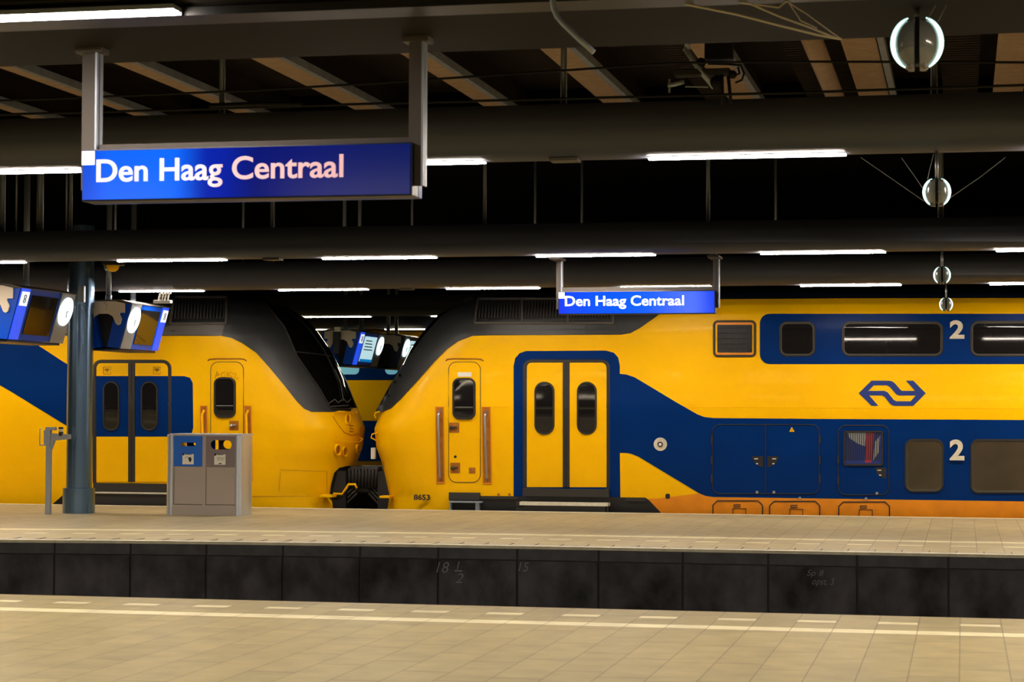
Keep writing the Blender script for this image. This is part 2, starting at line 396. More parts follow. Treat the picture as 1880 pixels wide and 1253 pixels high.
for k, (u, rr) in enumerate(((446, .02), (502, .02), (632, .03), (660, .03), (756, .02), (982, .02), (1068, .02), (1424, .02))):
    rod(u, 478, 32.0, 3.95, 5.6, rr, 'short rod stub between the third and the fourth beam, %s' % ('above the left train' if u < 520 else 'above the gap between the trains' if u < 700 else 'above the right train'), group='rod stubs between the third and fourth beams '+('left' if u < 520 else 'middle' if u < 700 else 'right'))

# ------------------------------------------------------------------ station signs
def station_sign(y, uL, uR, vT, vB, um, hang, ztop, sm, label, lit):
    a = Py(uL, vB, y); b = Py(uR, vT+(0), y); um_ = (uL+uR)/2
    zb = Py(um, vB, y).z; zt = Py(um, vT, y).z; x0, x1 = a.x, b.x
    r = thing('station_sign', ((x0+x1)/2, y, zb), label, 'sign')
    obj('sign_box', box(NB(), x0, x1, y, y+.14, zb, zt, 0, .006), 'casedark', r)
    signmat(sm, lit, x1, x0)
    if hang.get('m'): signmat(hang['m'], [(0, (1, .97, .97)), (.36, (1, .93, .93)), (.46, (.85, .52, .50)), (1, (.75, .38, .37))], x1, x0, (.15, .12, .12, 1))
    bm = box(NB(), x0+.01, x1-.01, y-.012, y-.002, zb+.01, zt-.01)
    obj('sign_face', bm, sm, r, label='backlit blue face')
    h = zt-zb; W = x1-x0
    obj('white_square', box(NB(), x0+.008, x0+.008+h*.25, y-.02, y-.006, zt-.012-h*.26, zt-.012), 'lettering', r)
    text('lettering', 'Den Haag Centraal', x0+W*hang['t0'], x0+W*hang['t1'], zb+h*.225, zb+h*.80, y-.02, hang.get('m', 'lettering'), r, bold=.014)
    bm = NB()
    for (u0, u1, vt, vb) in hang['posts']:
        xa, xb = Py(u0, vt, y).x, Py(u1, vt, y).x; z0 = Py(u0, vb, y).z
        yo = y+.05
        box(bm, xa, xb, yo, yo+.012, z0, ztop, 0); box(bm, xb-.012, xb, yo-.03, yo+.06, z0, ztop, 1)
        box(bm, xa-.03, xb+.03, yo-.04-(.3 if y > 20 else 0), yo+.08, ztop-.03, ztop, 0)
        if y > 20: box(bm, xa, xb, yo-.34, yo-.24, ztop-.01, ztop+.14, 0)
    xa, xb = Py(hang['posts'][0][1], 300, y).x, Py(hang['posts'][1][0], 300, y).x
    box(bm, xa, xb, y+.05, y+.09, zt+.004, zt+.004+hang['bar'], 0)
    obj('hanger_frame', bm, ['signframe', 'pipegrey'], r)
    return r
s1 = station_sign(11.33, 150, 757, 268, 365, 453,
    dict(t0=.05, t1=.80, bar=.03, m='lettering_uneven', posts=[(145, 176, 92, 348), (747, 776, 74, 340)]), 3.8, 'signface_a',
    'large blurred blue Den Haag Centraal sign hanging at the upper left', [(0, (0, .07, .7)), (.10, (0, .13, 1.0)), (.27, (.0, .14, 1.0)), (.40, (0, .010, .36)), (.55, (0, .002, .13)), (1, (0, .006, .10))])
station_sign(25.92, 1025, 1313, 534.5, 577, 1170,
    dict(t0=.045, t1=.805, bar=.05, posts=[(1020, 1031, 470, 568), (1308, 1320, 466, 565)]), 3.6, 'signface_b',
    'small sharp blue Den Haag Centraal sign hanging in front of the right train', [(0, (0, .03, .9)), (.1, (0, .06, 1)), (.3, (.0, .09, 1)), (.55, (.0, .11, 1)), (.85, (.06, .16, 1)), (1, (0, .05, .9))])
# second sign panel, back to back behind the large one
y = 11.33+.2; zb = Py(453, 371, 11.5).z
obj('sign_back', box(NB(), Py(165, 300, y).x, Py(769, 300, y).x, y, y+.08, zb+.01, zb+.22, 0, .005), 'caseblue', s1)

# ------------------------------------------------------------------ trains
YT = 33.88; W0 = 1.42; YC = YT+W0
XL = Py(664, 787, YC).x; XR = Py(679, 792, YC-.5).x
def z_of(u, v, y=YC): return Py(u, v, y)
prof = []
for u, v in ((420, 541), (480, 547), (520, 562), (555, 583), (575, 606), (600, 641), (630, 700), (652, 755), (664, 787)):
    p = z_of(u, v); prof.append((p.z, XL-p.x))
for u, v in ((690, 822), (700, 850), (706, 880), (712, 908), (708, 935)):
    p = z_of(u, v); prof.append((p.z, p.x-Py(686, 792, YC).x))
prof.append((-.5, .3)); prof.sort()
PZ = np.array([p[0] for p in prof]); PS = np.maximum(np.array([p[1] for p in prof]), 0)
SZ = [(-.6, 1.24), (-.3, 1.28), (.1, 1.34), (1.72, 1.42), (3.0, 1.385), (3.25, 1.35), (3.4, 1.28), (3.55, 1.12), (3.66, .88), (3.74, .55), (3.79, .02), (5, -1)]
SZ1 = np.array([a for a, b in SZ]); SW1 = np.array([b for a, b in SZ])
def Wf(s, z):
    zz = z + np.where(z > 3, .09*np.clip((6-s)/2, 0, 1), 0)
    sn = s-np.interp(z, PZ, PS)
    zc = 1.72-.62*np.clip(1-sn/1.75, 0, 1)**1.4          # the crease drops towards the chin
    w0 = np.interp(np.maximum(zz, 1.72), SZ1, SW1)-.085*np.maximum(zc-z, 0)
    d = np.clip((s-np.interp(z, PZ, PS))/1.5, 0, 1)
    g = (1-(1-d)**2.1)**(1/2.1)
    return np.where((s-np.interp(z, PZ, PS)) < 0, -.3+(s-np.interp(z, PZ, PS)), w0*g)
class Train:
    def __init__(s, xt, sg): s.xt = xt; s.sg = sg      # sg +1: body runs to +x
    def Fn(s, P): return np.abs(P[:, 1]-YC)-Wf((P[:, 0]-s.xt)*s.sg, P[:, 2])
    def hit(s, pts, eps=0.):
        d = rays(pts); d = d/d[:, 1:2]; o = np.array([0, 0, H])
        ys = np.linspace(YT-.15, YC, 90); n = len(d)
        G = np.stack([s.Fn(o+d*y) for y in ys], 1)
        neg = G < 0; idx = np.where(neg.any(1), neg.argmax(1), G.argmin(1)); ok = neg.any(1) & (idx > 0)
        hi = ys[idx]; lo = ys[np.maximum(idx-1, 0)]
        for _ in range(22):
            m = (hi+lo)/2; g = s.Fn(o+d*m[:, None]); hi = np.where(g < 0, m, hi); lo = np.where(g < 0, lo, m)
        Y = np.where(ok, hi, ys[idx]); P = o+d*Y[:, None]
        if eps:
            e = .004; g0 = s.Fn(P); N = np.stack([(s.Fn(P+np.eye(3)[k]*e)-g0)/e for k in range(3)], 1)
            ln = np.linalg.norm(N, axis=1, keepdims=True); N = N/np.maximum(ln, 1e-6)
            N = np.where(N[:, 1:2] > 0, -N, N)
            P = P+N*eps
        return P
def patch(tr, name, poly, m, parent, eps=.004, step=9, thick=0., smooth=True, **kw):
    polys = poly if isinstance(poly[0][0], (tuple, list)) else [poly]
    bm = NB()
    for pl in polys:
        vv_ = [bm.verts.new((u, v, 0)) for u, v in pl]
        for t3 in tessellate_polygon([[Vector((u, v, 0)) for u, v in pl]]):
            try: bm.faces.new([vv_[i] for i in t3])
            except ValueError: pass
    us = [v.co.x for v in bm.verts]; vs = [v.co.y for v in bm.verts]
    for ax, (a, b) in ((0, (min(us), max(us))), (1, (min(vs), max(vs)))):
        k = a+step*.5
        st = step if ax == 1 else (step if a < 900 else step*3)
        while k < b:
            no = (1, 0, 0) if ax == 0 else (0, 1, 0); co = (k, 0, 0) if ax == 0 else (0, k, 0)
            bmesh.ops.bisect_plane(bm, geom=list(bm.verts)+list(bm.edges)+list(bm.faces), plane_co=co, plane_no=no, dist=1e-5)
            k += st
    bm.verts.ensure_lookup_table()
    px = [(v.co.x, v.co.y) for v in bm.verts]
    P = tr.hit(px, eps)
    for v, p in zip(bm.verts, P): v.co = p
    bmesh.ops.recalc_face_normals(bm, faces=bm.faces)
    bm.normal_update()
    if sum(f.normal.y*f.calc_area() for f in bm.faces) > 0: bmesh.ops.reverse_faces(bm, faces=bm.faces)
    if thick:
        e = [x for x in bm.edges if x.is_boundary]
        r = bmesh.ops.extrude_edge_only(bm, edges=e)
        for v in [g for g in r['geom'] if isinstance(g, bmesh.types.BMVert)]: v.co.y += thick
    o = obj(name, bm, m, parent, **kw)
    if smooth and not thick:
        for p in o.data.polygons: p.use_smooth = True
    return o
def ring(tr, name, lo, li, m, parent, h=.02, base=.005, **kw):
    """raised frame between two pixel loops with equal counts"""
    lo2, li2 = [], []
    for i in range(len(lo)):
        a, b, c, d = lo[i], lo[(i+1) % len(lo)], li[i], li[(i+1) % len(li)]
        k = max(1, int(hypot(b[0]-a[0], b[1]-a[1])/14))
        for j in range(k):
            t = j/k; lo2.append((a[0]+(b[0]-a[0])*t, a[1]+(b[1]-a[1])*t)); li2.append((c[0]+(d[0]-c[0])*t, c[1]+(d[1]-c[1])*t))
    lo, li = lo2, li2
    n = len(lo); L = [tr.hit(lo, base), tr.hit([((a[0]*3+b[0])/4, (a[1]*3+b[1])/4) for a, b in zip(lo, li)], h), tr.hit([((a[0]+b[0]*3)/4, (a[1]+b[1]*3)/4) for a, b in zip(lo, li)], h), tr.hit(li, base)]
    vs = [tuple(p) for q in L for p in q]; fs = []
    for r in range(3):
        for k in range(n): fs.append((r*n+k, r*n+(k+1) % n, (r+1)*n+(k+1) % n, (r+1)*n+k))
    bm = NB(); V = [bm.verts.new(v) for v in vs]
    for f in fs: bm.faces.new([V[i] for i in f])
    bmesh.ops.recalc_face_normals(bm, faces=bm.faces)
    return obj(name, bm, m, parent, smooth=False, **kw)
def rring(tr, name, x0, y0, x1, y1, r, w, m, parent, h=.02, n=6, **kw):
    return ring(tr, name, rrect(x0, y0, x1, y1, r, n), rrect(x0+w, y0+w, x1-w, y1-w, max(r-w, .5), n), m, parent, h, **kw)
def window(tr, x0, y0, x1, y1, r, parent, w=4.5, gm='wglass', nm='window', h=.022, **kw):
    fr = rring(tr, nm+'_frame', x0, y0, x1, y1, r, w, 'rubber', parent, h)
    rring(tr, 'seal', x0+w*.85, y0+w*.85, x1-w*.85, y1-w*.85, max(r-w*.85, 1), 1.6, 'grey', fr, .012)
    patch(tr, nm, rrect(x0+w*.7, y0+w*.7, x1-w*.7, y1-w*.7, max(r-w*.7, 1)), gm, parent, .007, **kw)
def lines(tr, name, segs, m, parent, w=.006, eps=.006, **kw):
    bm = NB()
    for sg in segs:
        P = tr.hit(sg, eps); tube(bm, [tuple(p) for p in P], w, 6)
    return obj(name, bm, m, parent, **kw)
def dense(pts, k=4):
    out = []
    for a, b in zip(pts, pts[1:]):
        for i in range(k): out.append((a[0]+(b[0]-a[0])*i/k, a[1]+(b[1]-a[1])*i/k))
    return out+[pts[-1]]
def seams_loop(x0, y0, x1, y1, r): l = rrect(x0, y0, x1, y1, r, 5); return dense(l+[l[0]], 3)

ZB = [((Py(u, v, YT).x-XR), Py(u, v, YT).z) for u, v in ((703, 757), (735, 735), (800, 663), (842, 627), (868, 617), (1140, 615), (1158, 612), (1175, 603), (1212, 577), (1250, 548))]
ZBS = [a for a, b in ZB]; ZBZ = [b for a, b in ZB]
def body(tr, root, L=26.):
    ds = [0, .004, .015, .035, .07, .12, .18, .26, .35, .46, .6, .75, .9, 1.05, 1.2, 1.35, 1.5, 1.65, 1.8, 1.9, 2.3, 2.8, 3.4, 3.8, 4.1, 4.4, 4.6, 4.8, 5.0, 5.2, 5.4, 5.7, 6, 6.5, 7, 9, 12, 16, 20, L]
    zs = list(np.linspace(-.35, 3.0, 60))+list(np.linspace(3.04, 3.70, 34))
    bm = NB(); gr = {}
    for side in (-1, 1):
        for i, z in enumerate(zs):
            for j, d in enumerate(ds):
                s = d+np.interp(z, PZ, PS)
                W = float(max(Wf(np.array([s+1e-6]), np.array([z]))[0], 0.0)) if j else 0.
                if j == 0 and side == 1: gr[side, i, j] = gr[-1, i, j]; continue
                gr[side, i, j] = bm.verts.new((tr.xt+tr.sg*s, YC+side*W, z))
    for side in (-1, 1):
        for i in range(len(zs)-1):
            for j in range(len(ds)-1):
                q = [gr[side, i, j], gr[side, i, j+1], gr[side, i+1, j+1], gr[side, i+1, j]]
                try: f = bm.faces.new(q)
                except ValueError: continue
                z = (zs[i]+zs[i+1])/2; d = (ds[j]+ds[j+1])/2; s = d+float(np.interp(z, PZ, PS)); f.smooth = True
                f.material_index = 0
                if z > 1.70 and d < .3: f.material_index = 2
                if zs[i] > max(np.interp(ds[j]+float(np.interp(zz_, PZ, PS)), ZBS, ZBZ) for zz_ in (zs[i], zs[i+1]))+.03 and zs[i] > max(np.interp(ds[j+1]+float(np.interp(zz_, PZ, PS)), ZBS, ZBZ) for zz_ in (zs[i], zs[i+1]))+.03 and s < ZBS[-1] and f.material_index == 0: f.material_index = 1
                if z > 3.50: f.material_index = 3
    top = [gr[-1, len(zs)-1, j] for j in range(len(ds))]; tp2 = [gr[1, len(zs)-1, j] for j in range(len(ds))]
    for j in range(len(ds)-1):
        q = [top[j], top[j+1], tp2[j+1], tp2[j]]; q = list(dict.fromkeys(q))
        f = bm.faces.new(q); f.material_index = 3 if ds[j] > 4 else 1; f.smooth = True
    bmesh.ops.remove_doubles(bm, verts=bm.verts, dist=1e-4)
    bmesh.ops.recalc_face_normals(bm, faces=bm.faces)
    return obj('body', bm, ['yellow', 'dkgrey', 'shieldglass', 'roofnavy'], root)

# ---- right train
TR = Train(XR, 1)
tr = thing('train', (XR+8, YC, -.9), 'yellow and blue double-deck train on the right, number 8653, with white 2s', 'train')
body(TR, tr)
patch(TR, 'nose_panel', [(690, 757), (703, 757), (718, 751), (735, 735), (770, 697), (800, 663), (822, 641), (842, 627), (868, 617), (900, 616), (1140, 615), (1158, 612), (1175, 603), (1212, 577), (1250, 552), (1250, 546), (865, 546), (842, 558), (812, 580), (778, 618), (748, 660), (718, 706)], 'dkgrey', tr, .010, label='dark grey sloping cab panel')
blue_main = [(943, 912), (943, 672), (946, 658), (954, 649), (966, 645), (1113, 644), (1127, 648), (1135, 657), (1138, 672), (1138, 687), (1150, 688), (1165, 693), (1245, 741), (1280, 761), (1293, 766), (1310, 768), (1500, 769.5), (2500, 775), (2500, 926), (1880, 921), (1310, 913), (1296, 911), (1283, 906), (1240, 880), (1172, 839), (1160, 834), (1150, 832), (1138, 832), (1139, 914)]
patch(TR, 'livery_band', blue_main, 'blue', tr, .005, label='blue band around the doors and lower deck')
patch(TR, 'livery_band', rrect(1395, 576.5, 2500, 669, (20, 20, 18, 18)), 'blue', tr, .005, label='blue band along the upper deck windows')
patch(TR, 'roof_edge', [(1235, 549), (2500, 547), (2500, 532), (1250, 532)], 'roofnavy', tr, .005)
# passenger doors
def pdoor(tr_, root, x0, x1, xm0, xm1, yt, yb, wins, blue=None, bx=0, bot=912):
    fr = rring(tr_, 'door_frame', x0, yt, x1, yb+14, 16, 7, 'rubber', root, .015)
    for (a, b), (wa, wb, wt, wbm) in zip(((x0+6, xm0), (xm1, x1-6)), wins):
        d = patch(tr_, 'passenger_door', rrect(a+1.5, yt+6, b, yb, ((9, 1, 1, 1) if a > xm0 else (1, 1, 1, 9))), 'yellow', root, .009)
        if blue: patch(tr_, 'door_band', [(a+1.5, blue[0]), (b, blue[0]), (b, blue[1]), (a+1.5, blue[1])], 'blue', d, .012)
        f_ = rring(tr_, 'window_frame', wa, wt, wb, wbm, 18, 4, 'rubber', d, .03)
        patch(tr_, 'door_window', rrect(wa+3, wt+3, wb-3, wbm-3, 15), 'wglass', d, .014)
    patch(tr_, 'door_seal', [(xm0-1, yt+4), (xm1+1, yt+4), (xm1+1, yb), (xm0-1, yb)], 'rubber', root, .018, thick=.02)
    lines(tr_, 'seal_line', [dense([((xm0+xm1)/2, yt+6), ((xm0+xm1)/2, yb)])], 'black', root, .006, .02)
pdoor(TR, tr, 960, 1120, 1034.5, 1044.5, 660, 895, [(981, 1018.5, 701, 799), (1059, 1096, 701, 799)])
bm = NB(); P = TR.hit([(962, 897), (1120, 897), (1120, 913), (962, 913)]); a, b = P[0], P[2]
obj('door_sill', box(NB(), P[0][0], P[1][0], YT-.0, YT+.3, P[2][2], P[0][2]), 'rubber', tr)
st = box(NB(), P[0][0]-.03, P[1][0], YT-.10, YT+.15, .10, .155, 1); box(st, P[0][0]+.03, P[1][0]-.05, YT-.06, YT+.1, -.2, .10, 0)
box(st, P[0][0]-.1, P[0][0]+.03, YT-.04, YT+.1, -.1, .06, 0); box(st, P[1][0]-.02, P[1][0]+.0, YT-.07, YT-.03, -.2, .14, 0)
obj('step', st, ['rubber', 'creme'], tr)
# under the doors: dark gear
patch(TR, 'underframe', [(882, 911), (1185, 914), (1192, 919), (1214, 942), (826, 940), (826, 916), (860, 913)], 'black', tr, .012)
bm = NB()
for u0, u1, v0, v1 in ((880, 950, 912, 917), (1150, 1185, 915, 921), (948, 962, 921, 930), (1085, 1105, 924, 936)):
    A, B = TR.hit([(u0, v0), (u1, v1)]); obj('undercarriage_box', box(NB(), A[0], B[0], A[1]-.03, A[1]+.05, B[2], A[2]), 'rubber', tr)
# cab door
def cabdoor(tr_, root, x0, x1, yt, yb, win, rec, kn, rails, flip=False):
    d = patch(tr_, 'cab_door', rrect(x0, yt, x1, yb, 14), 'yellow', root, .004)
    lines(tr_, 'door_gap', [seams_loop(x0, yt, x1, yb, 14)], 'ink', d, .006, .004)
    rring(tr_, 'window_frame', *win, 13, 4.5, 'rubber', d, .035)
    patch(tr_, 'cab_window', rrect(win[0]+3, win[1]+3, win[2]-3, win[3]-3, 11), 'wglass', d, .012)
    lines(tr_, 'window_bar', [dense([(win[0]+5, (win[1]*.3+win[3]*.7)), (win[2]-5, (win[1]*.3+win[3]*.7))])], 'steel', d, .006, .016)
    for r_ in rec:
        patch(tr_, 'handle_recess', rrect(*r_, 1.5), 'recess', d, .008)
        A, B = tr_.hit([(r_[0]+4, (r_[1]+r_[3])/2), (r_[2]-4, (r_[1]+r_[3])/2-1)], .03)
        bm = tube(NB(), [tuple(A), tuple(B)], .014, 8); bmesh.ops.create_icosphere(bm, subdivisions=2, radius=.035, matrix=Matrix.Translation(A))
        obj('door_handle', bm, 'steel' if flip else 'rubber', d)
    for q in kn: patch(tr_, 'vent_plate' if len(q) > 3 else 'lock', rrect(*q, 1) if len(q) > 3 else ellipse(*q, q[2]), 'recess' if len(q) > 3 else 'ink', d, .008)
    lines(tr_, 'rain_gutter', [dense([(x0-5, yt-2), (x0-2, yt-5), (x0+10, yt-6), (x1-8, yt-6), (x1+1, yt-5), (x1+6, yt-2)])], 'recess', root, .011, .01)
    for (a, b, t, bt) in rails:
        g = patch(tr_, 'handrail_recess', [(a, t), (b, t), (b+2, bt), (a+2, bt)], 'recess', root, .005)
        xm = (a+b)/2
        P = tr_.hit([(xm+1, t+8), (xm-1, t+16), (xm, (t+bt)/2), (xm+2, bt-14), (xm+3, bt-8)], .05)
        P[0] += np.array([0, .045, 0]); P[-1] += np.array([0, .045, 0])
        bm = tube(NB(), [tuple(p) for p in P], .02, 8)
        obj('handrail', bm, 'yellow' if flip else 'steel', g)
        ring(tr_, 'recess_edge', [(a, t), (b, t), (b+2, bt), (a+2, bt)], [(a+2, t+2), (b-2, t+2), (b, bt-3), (a+4, bt-3)], 'orangedark', g, .012)
    return d
d = cabdoor(TR, tr, 824, 882, 665, 886, (830.5, 694, 873.5, 771), [(825, 776, 843.5, 795), (827, 850, 845, 869.5)], [(836, 839, 2.6), (861, 859, 873, 870)], [(799, 815, 747, 889), (884, 901, 747, 890)])
patch(TR, 'notice_sticker', [(840.5, 684), (865.5, 684), (865.5, 692), (840.5, 692)], 'white', d, .009, thick=.003)
bm = NB()
A = TR.hit([(825, 895), (882, 905), (828, 906), (875, 915)])
box(bm, A[0][0], A[1][0], A[0][1]-.05, A[0][1]+.2, .16, .29, 0, .01); box(bm, A[2][0], A[1][0]+.05, A[0][1]-.14, A[0][1]+.1, .125, .15, 1)
box(bm, A[2][0]-.0, A[2][0]+.03, A[0][1]-.1, A[0][1], -.2, .13, 1); box(bm, A[1][0]-.06, A[1][0]+.0, A[0][1]-.1, A[0][1], -.2, .13, 1)
obj('cab_step', bm, ['rubber', 'pipegrey'], tr)
A = TR.hit([(763, 918), (790, 908.5)]); text('fleet_number', '8653', A[0][0], A[1][0], A[0][2], A[1][2], min(A[0][1], A[1][1])-.02, 'ink', tr, bold=.03)
patch(TR, 'fastener', [ellipse(915.5, 908.5, 2.6, 2.6, 10), ellipse(935.5, 908.5, 2.6, 2.6, 10)], 'recess', tr, .012)
patch(TR, 'fastener', rrect(1222, 907, 1230, 916, 2), 'ink', tr, .012)
# roof grille
def grille(tr_, root, x0, x1, y0, y1, npan, slant=4):
    g = patch(tr_, 'roof_grille', [(x0+slant, y0), (x1, y0), (x1-2, y1), (x0, y1)], 'black', root, .012)
    fr_o = [(x0+slant, y0), (x1, y0), (x1-1, y1), (x0-2, y1)]
    lines(tr_, 'grille_frame', [dense([fr_o[3], fr_o[2]], 12), dense([fr_o[0], fr_o[3]], 3), dense([fr_o[1], fr_o[2]], 3), dense([fr_o[0], fr_o[1]], 12)]+[dense([(x0+(x1-x0)*k/npan, y0), (x0+(x1-x0)*k/npan, y1)], 3) for k in range(1, npan)], 'grey', g, .022, .03)
    sl = []; n = int((x1-x0)/5.6)
    for k in range(1, n): x = x0+(x1-x0)*k/n; sl.append(dense([(x+2, y0+3), (x, y1-9)], 5))
    lines(tr_, 'grille_slats', sl, 'vent', g, .011, .02)
    return g
grille(TR, tr, 875, 1127, 552, 594, 3)
# upper windows, vent, logo
rring(TR, 'vent_frame', 1309, 588.5, 1388.5, 656.5, 9, 4.5, 'rubber', tr, .03)
v = patch(TR, 'vent_grille', rrect(1317, 596, 1381, 648, 3), 'black', tr, .012)
lines(TR, 'vent_slats', [[(x, 600), (x, 646)] for x in range(1320, 1381, 4)]+[dense([(1318, y), (1380, y)], 4) for y in (603, 612, 622, 632, 641)], 'black', v, .006, .015)
patch(TR, 'vent_lip', [[(1314, 592.5), (1384, 592.5), (1384, 597), (1314, 597)], [(1314, 648), (1384, 648), (1384, 652), (1314, 652)]], 'orangedark', v, .014)
window(TR, 1430, 590, 1497.5, 655.5, 15, tr)
window(TR, 1545, 590, 1732, 655.5, 15, tr)
window(TR, 1781, 589, 1975, 655.5, 15, tr)
window(TR, 2060, 589, 2260, 656, 15, tr)
window(TR, 1660.5, 806, 1733, 905, 16, tr, gm='wbrown')
window(TR, 1781, 806.5, 1978, 907, 15, tr, gm='wbrown')
window(TR, 2060, 806.5, 2260, 908, 15, tr, gm='wbrown')
for (x0, x1, y0, y1) in ((1743.5, 1770.5, 588.5, 622.5), (1743.5, 1770.5, 807.5, 845.5)):
    A = TR.hit([(x0, y1), (x1, y0)])
    text('class_number', '2', A[0][0], A[1][0], A[0][2], A[1][2], min(A[0][1], A[1][1])-.012, 'creme', tr, bold=.035)
def zpx(pts): return [(1240+x/2.9375, 440+y/2.9375) for x, y in pts]
patch(TR, 'company_logo', [zpx([(988, 830), (1058, 762), (1155, 762), (1172, 767), (1185, 778), (1212, 810), (1222, 817), (1292, 817), (1243, 762), (1283, 762), (1350, 830), (1297, 842), (1205, 842), (1190, 835), (1155, 795), (1140, 787), (1070, 787), (1040, 817)]),
      zpx([(988, 830), (1040, 817), (1128, 817), (1145, 825), (1178, 866), (1192, 873), (1268, 873), (1297, 842), (1350, 830), (1283, 898), (1182, 898), (1168, 894), (1155, 884), (1128, 850), (1115, 842), (1045, 842), (1095, 898), (1058, 898)])], 'logoblue', tr, .008)
# filler disc
patch(TR, 'round_cap', ellipse(1212.5, 816, 12.3, 12.3), 'creme', tr, .014, thick=.01)
patch(TR, 'cap_centre', ellipse(1212.5, 816, 4.8, 4.8, 16), 'rubber', tr, .03, thick=.02); patch(TR, 'cap_button', ellipse(1212.5, 816, 2.6, 2.6, 12), 'white', tr, .04, thick=.02)
# hatches
def latch(x, y, fl, root):
    s_ = -1 if fl else 1
    P = [(x, y), (x, y+20)]+[(x+s_*20*cos(a), y+20*sin(a)) for a in [pi/2*.85, pi/3, pi/5, pi/12]]+[(x+s_*21, y)]
    if fl: P = P
    q = patch(TR, 'latch', P, 'ink', root, .010)
    patch(TR, 'latch_grip', [[(x+s_*9, y+4), (x+s_*16, y+4), (x+s_*16, y+5.5), (x+s_*9, y+5.5)], [(x+s_*9, y+13), (x+s_*13, y+13), (x+s_*13, y+14.5), (x+s_*9, y+14.5)]], 'white', q, .014)
hd = patch(TR, 'equipment_hatch', rrect(1308, 780, 1504, 907, 14), 'blue', tr, .007)
lines(TR, 'hatch_gap', [seams_loop(1308, 780, 1504, 907, 14), dense([(1405, 780), (1405, 907)])], 'ink', hd, .008, .010)
latch(1401, 838, True, hd); latch(1409, 838, False, hd)
for x in (1307, 1505):
    for y in (800, 838, 872): lines(TR, 'hinge', [[(x, y), (x, y+14)]], 'rubber', hd, .018, .012)
patch(TR, 'warning_triangle', [(1449, 793), (1454, 784.5), (1459, 793)], 'yellow', hd, .012)
patch(TR, 'triangle_mark', [(1453.2, 791.5), (1453.6, 787.5), (1454.6, 787.5), (1454.8, 791.5)], 'ink', hd, .014)
hd = patch(TR, 'equipment_hatch', rrect(1539, 781.5, 1632, 909, 14), 'blue', tr, .007)
lines(TR, 'hatch_gap', [seams_loop(1539, 781.5, 1632, 909, 14)], 'ink', hd, .008, .010)
for y in (837, 876): lines(TR, 'hinge', [[(1539, y), (1539, y+14)]], 'rubber', hd, .018, .012)
rring(TR, 'hatch_window_frame', 1548, 791, 1622, 856, 5, 4, 'rubber', hd, .03)
patch(TR, 'hatch_window', rrect(1551, 794, 1619, 852, 3), 'logoblue', hd, .012)
lines(TR, 'window_bars', [[(x, 796), (x, 845)] for x in range(1554, 1618, 4)], 'black', hd, .006, .02)
patch(TR, 'red_blind', [(1591, 795), (1605, 795), (1600, 850), (1588, 850)], 'pipered', hd, .015); patch(TR, 'pale_blind', [[(1556, 795), (1590, 795), (1588, 820), (1575, 815), (1560, 805)], [(1606, 812), (1616, 800), (1614, 830), (1603, 846)]], 'panelgrey', hd, .014)
latch(1627, 859, True, hd)
def boltpx(u, v, root, r=2.6, m='steel'): patch(TR, 'bolt', ellipse(u, v, r, r, 12), m, root, .02, thick=.02)
for u, v in ((1390, 904), (1421, 904), (1610, 906), (1468.5, 915), (1590, 916)): boltpx(u, v, tr)
for a, b, v in ((1309, 1400, 920), (1413, 1505, 921), (1540, 1633, 922)):
    fl_ = patch(TR, 'skirt_flap', [(a, 960), (a, v+8), (a+8, v), (b-8, v), (b, v+8), (b, 960)], 'orangedark', tr, .007)
    lines(TR, 'flap_gap', [dense([(a, 960), (a, v+8), (a+8, v), (b-8, v), (b, v+8), (b, 960)], 3)], 'ink', fl_, .010, .009)
    m_ = (a+b)/2
    lines(TR, 'flap_handle', [[(m_-7, v+11), (m_-7, v+7), (m_+5, v+7), (m_+5, v+11), (m_-7, v+11)], [(m_-9, 960), (m_-9, v+14), (m_+15, v+14), (m_+15, 960)]], 'ink', fl_, .007, .012)
patch(TR, 'skirt', [(1205, 916), (1283, 906.5), (1310, 913.5), (1880, 921.5), (2500, 926.5), (2500, 975), (1215, 950), (1190, 916)], 'orangedark', tr, .003)
lines(TR, 'crease_line', [dense([(876, 747), (1300, 748), (1880, 750.5), (2400, 753)], 8)], 'yellow', tr, .004, .0)
# nose details
q_ = lambda u, v: Py(u, v, YC-.75)
for pp in (((697, 756), (689, 758), (687, 764), (690, 768)), ((693, 794), (683, 798), (681, 804), (692, 810))):
    obj('nose_grab_bar', tube(NB(), [q_(*p) for p in pp], .012, 8), 'yellow', tr)
obj('tail_light', box(NB(), q_(686.5, 0).x, q_(694, 0).x, YC-.78, YC-.7, q_(0, 837).z, q_(0, 817).z, 0, .01), 'creme', tr)

# ---- left train
TL = Train(XL, -1)
tl = thing('train', (XL-8, YC, -.9), 'yellow and blue train on the left with its dark windscreen facing right', 'train')
body(TL, tl)
patch(TL, 'nose_panel', [(-400, 617), (405, 617), (425, 621), (445, 631), (470, 648), (495, 676), (520, 706), (545, 738), (558, 751), (572, 757), (645, 757), (625, 703), (596, 643), (570, 606), (552, 588), (520, 566), (480, 552), (420, 548), (-400, 548)], 'dkgrey', tl, .006, label='dark grey sloping cab panel')
patch(TL, 'roof_panel', [(318, 597), (412, 597), (408, 616), (250, 616)], 'grey', tl, .009)
patch(TL, 'windscreen', [(488, 556), (520, 569), (550, 590), (568, 609), (594, 647), (622, 703), (643, 750), (607, 750), (587, 715), (545, 652), (522, 600)], 'shieldglass', tl, .012, step=5)
lines(TL, 'windscreen_edge', [dense([(480, 550), (522, 602), (545, 655), (587, 717), (606, 751)], 5), dense([(606, 751), (645, 752)], 5)], 'rubber', tl, .012, .02)
lines(TL, 'wiper', [dense([(602, 742), (612, 735), (618, 741), (628, 734), (634, 741), (642, 735)], 2), dense([(606, 748), (638, 746)], 3), dense([(628, 738), (621, 700), (612, 680)], 3)], 'grey', tl, .009, .035)
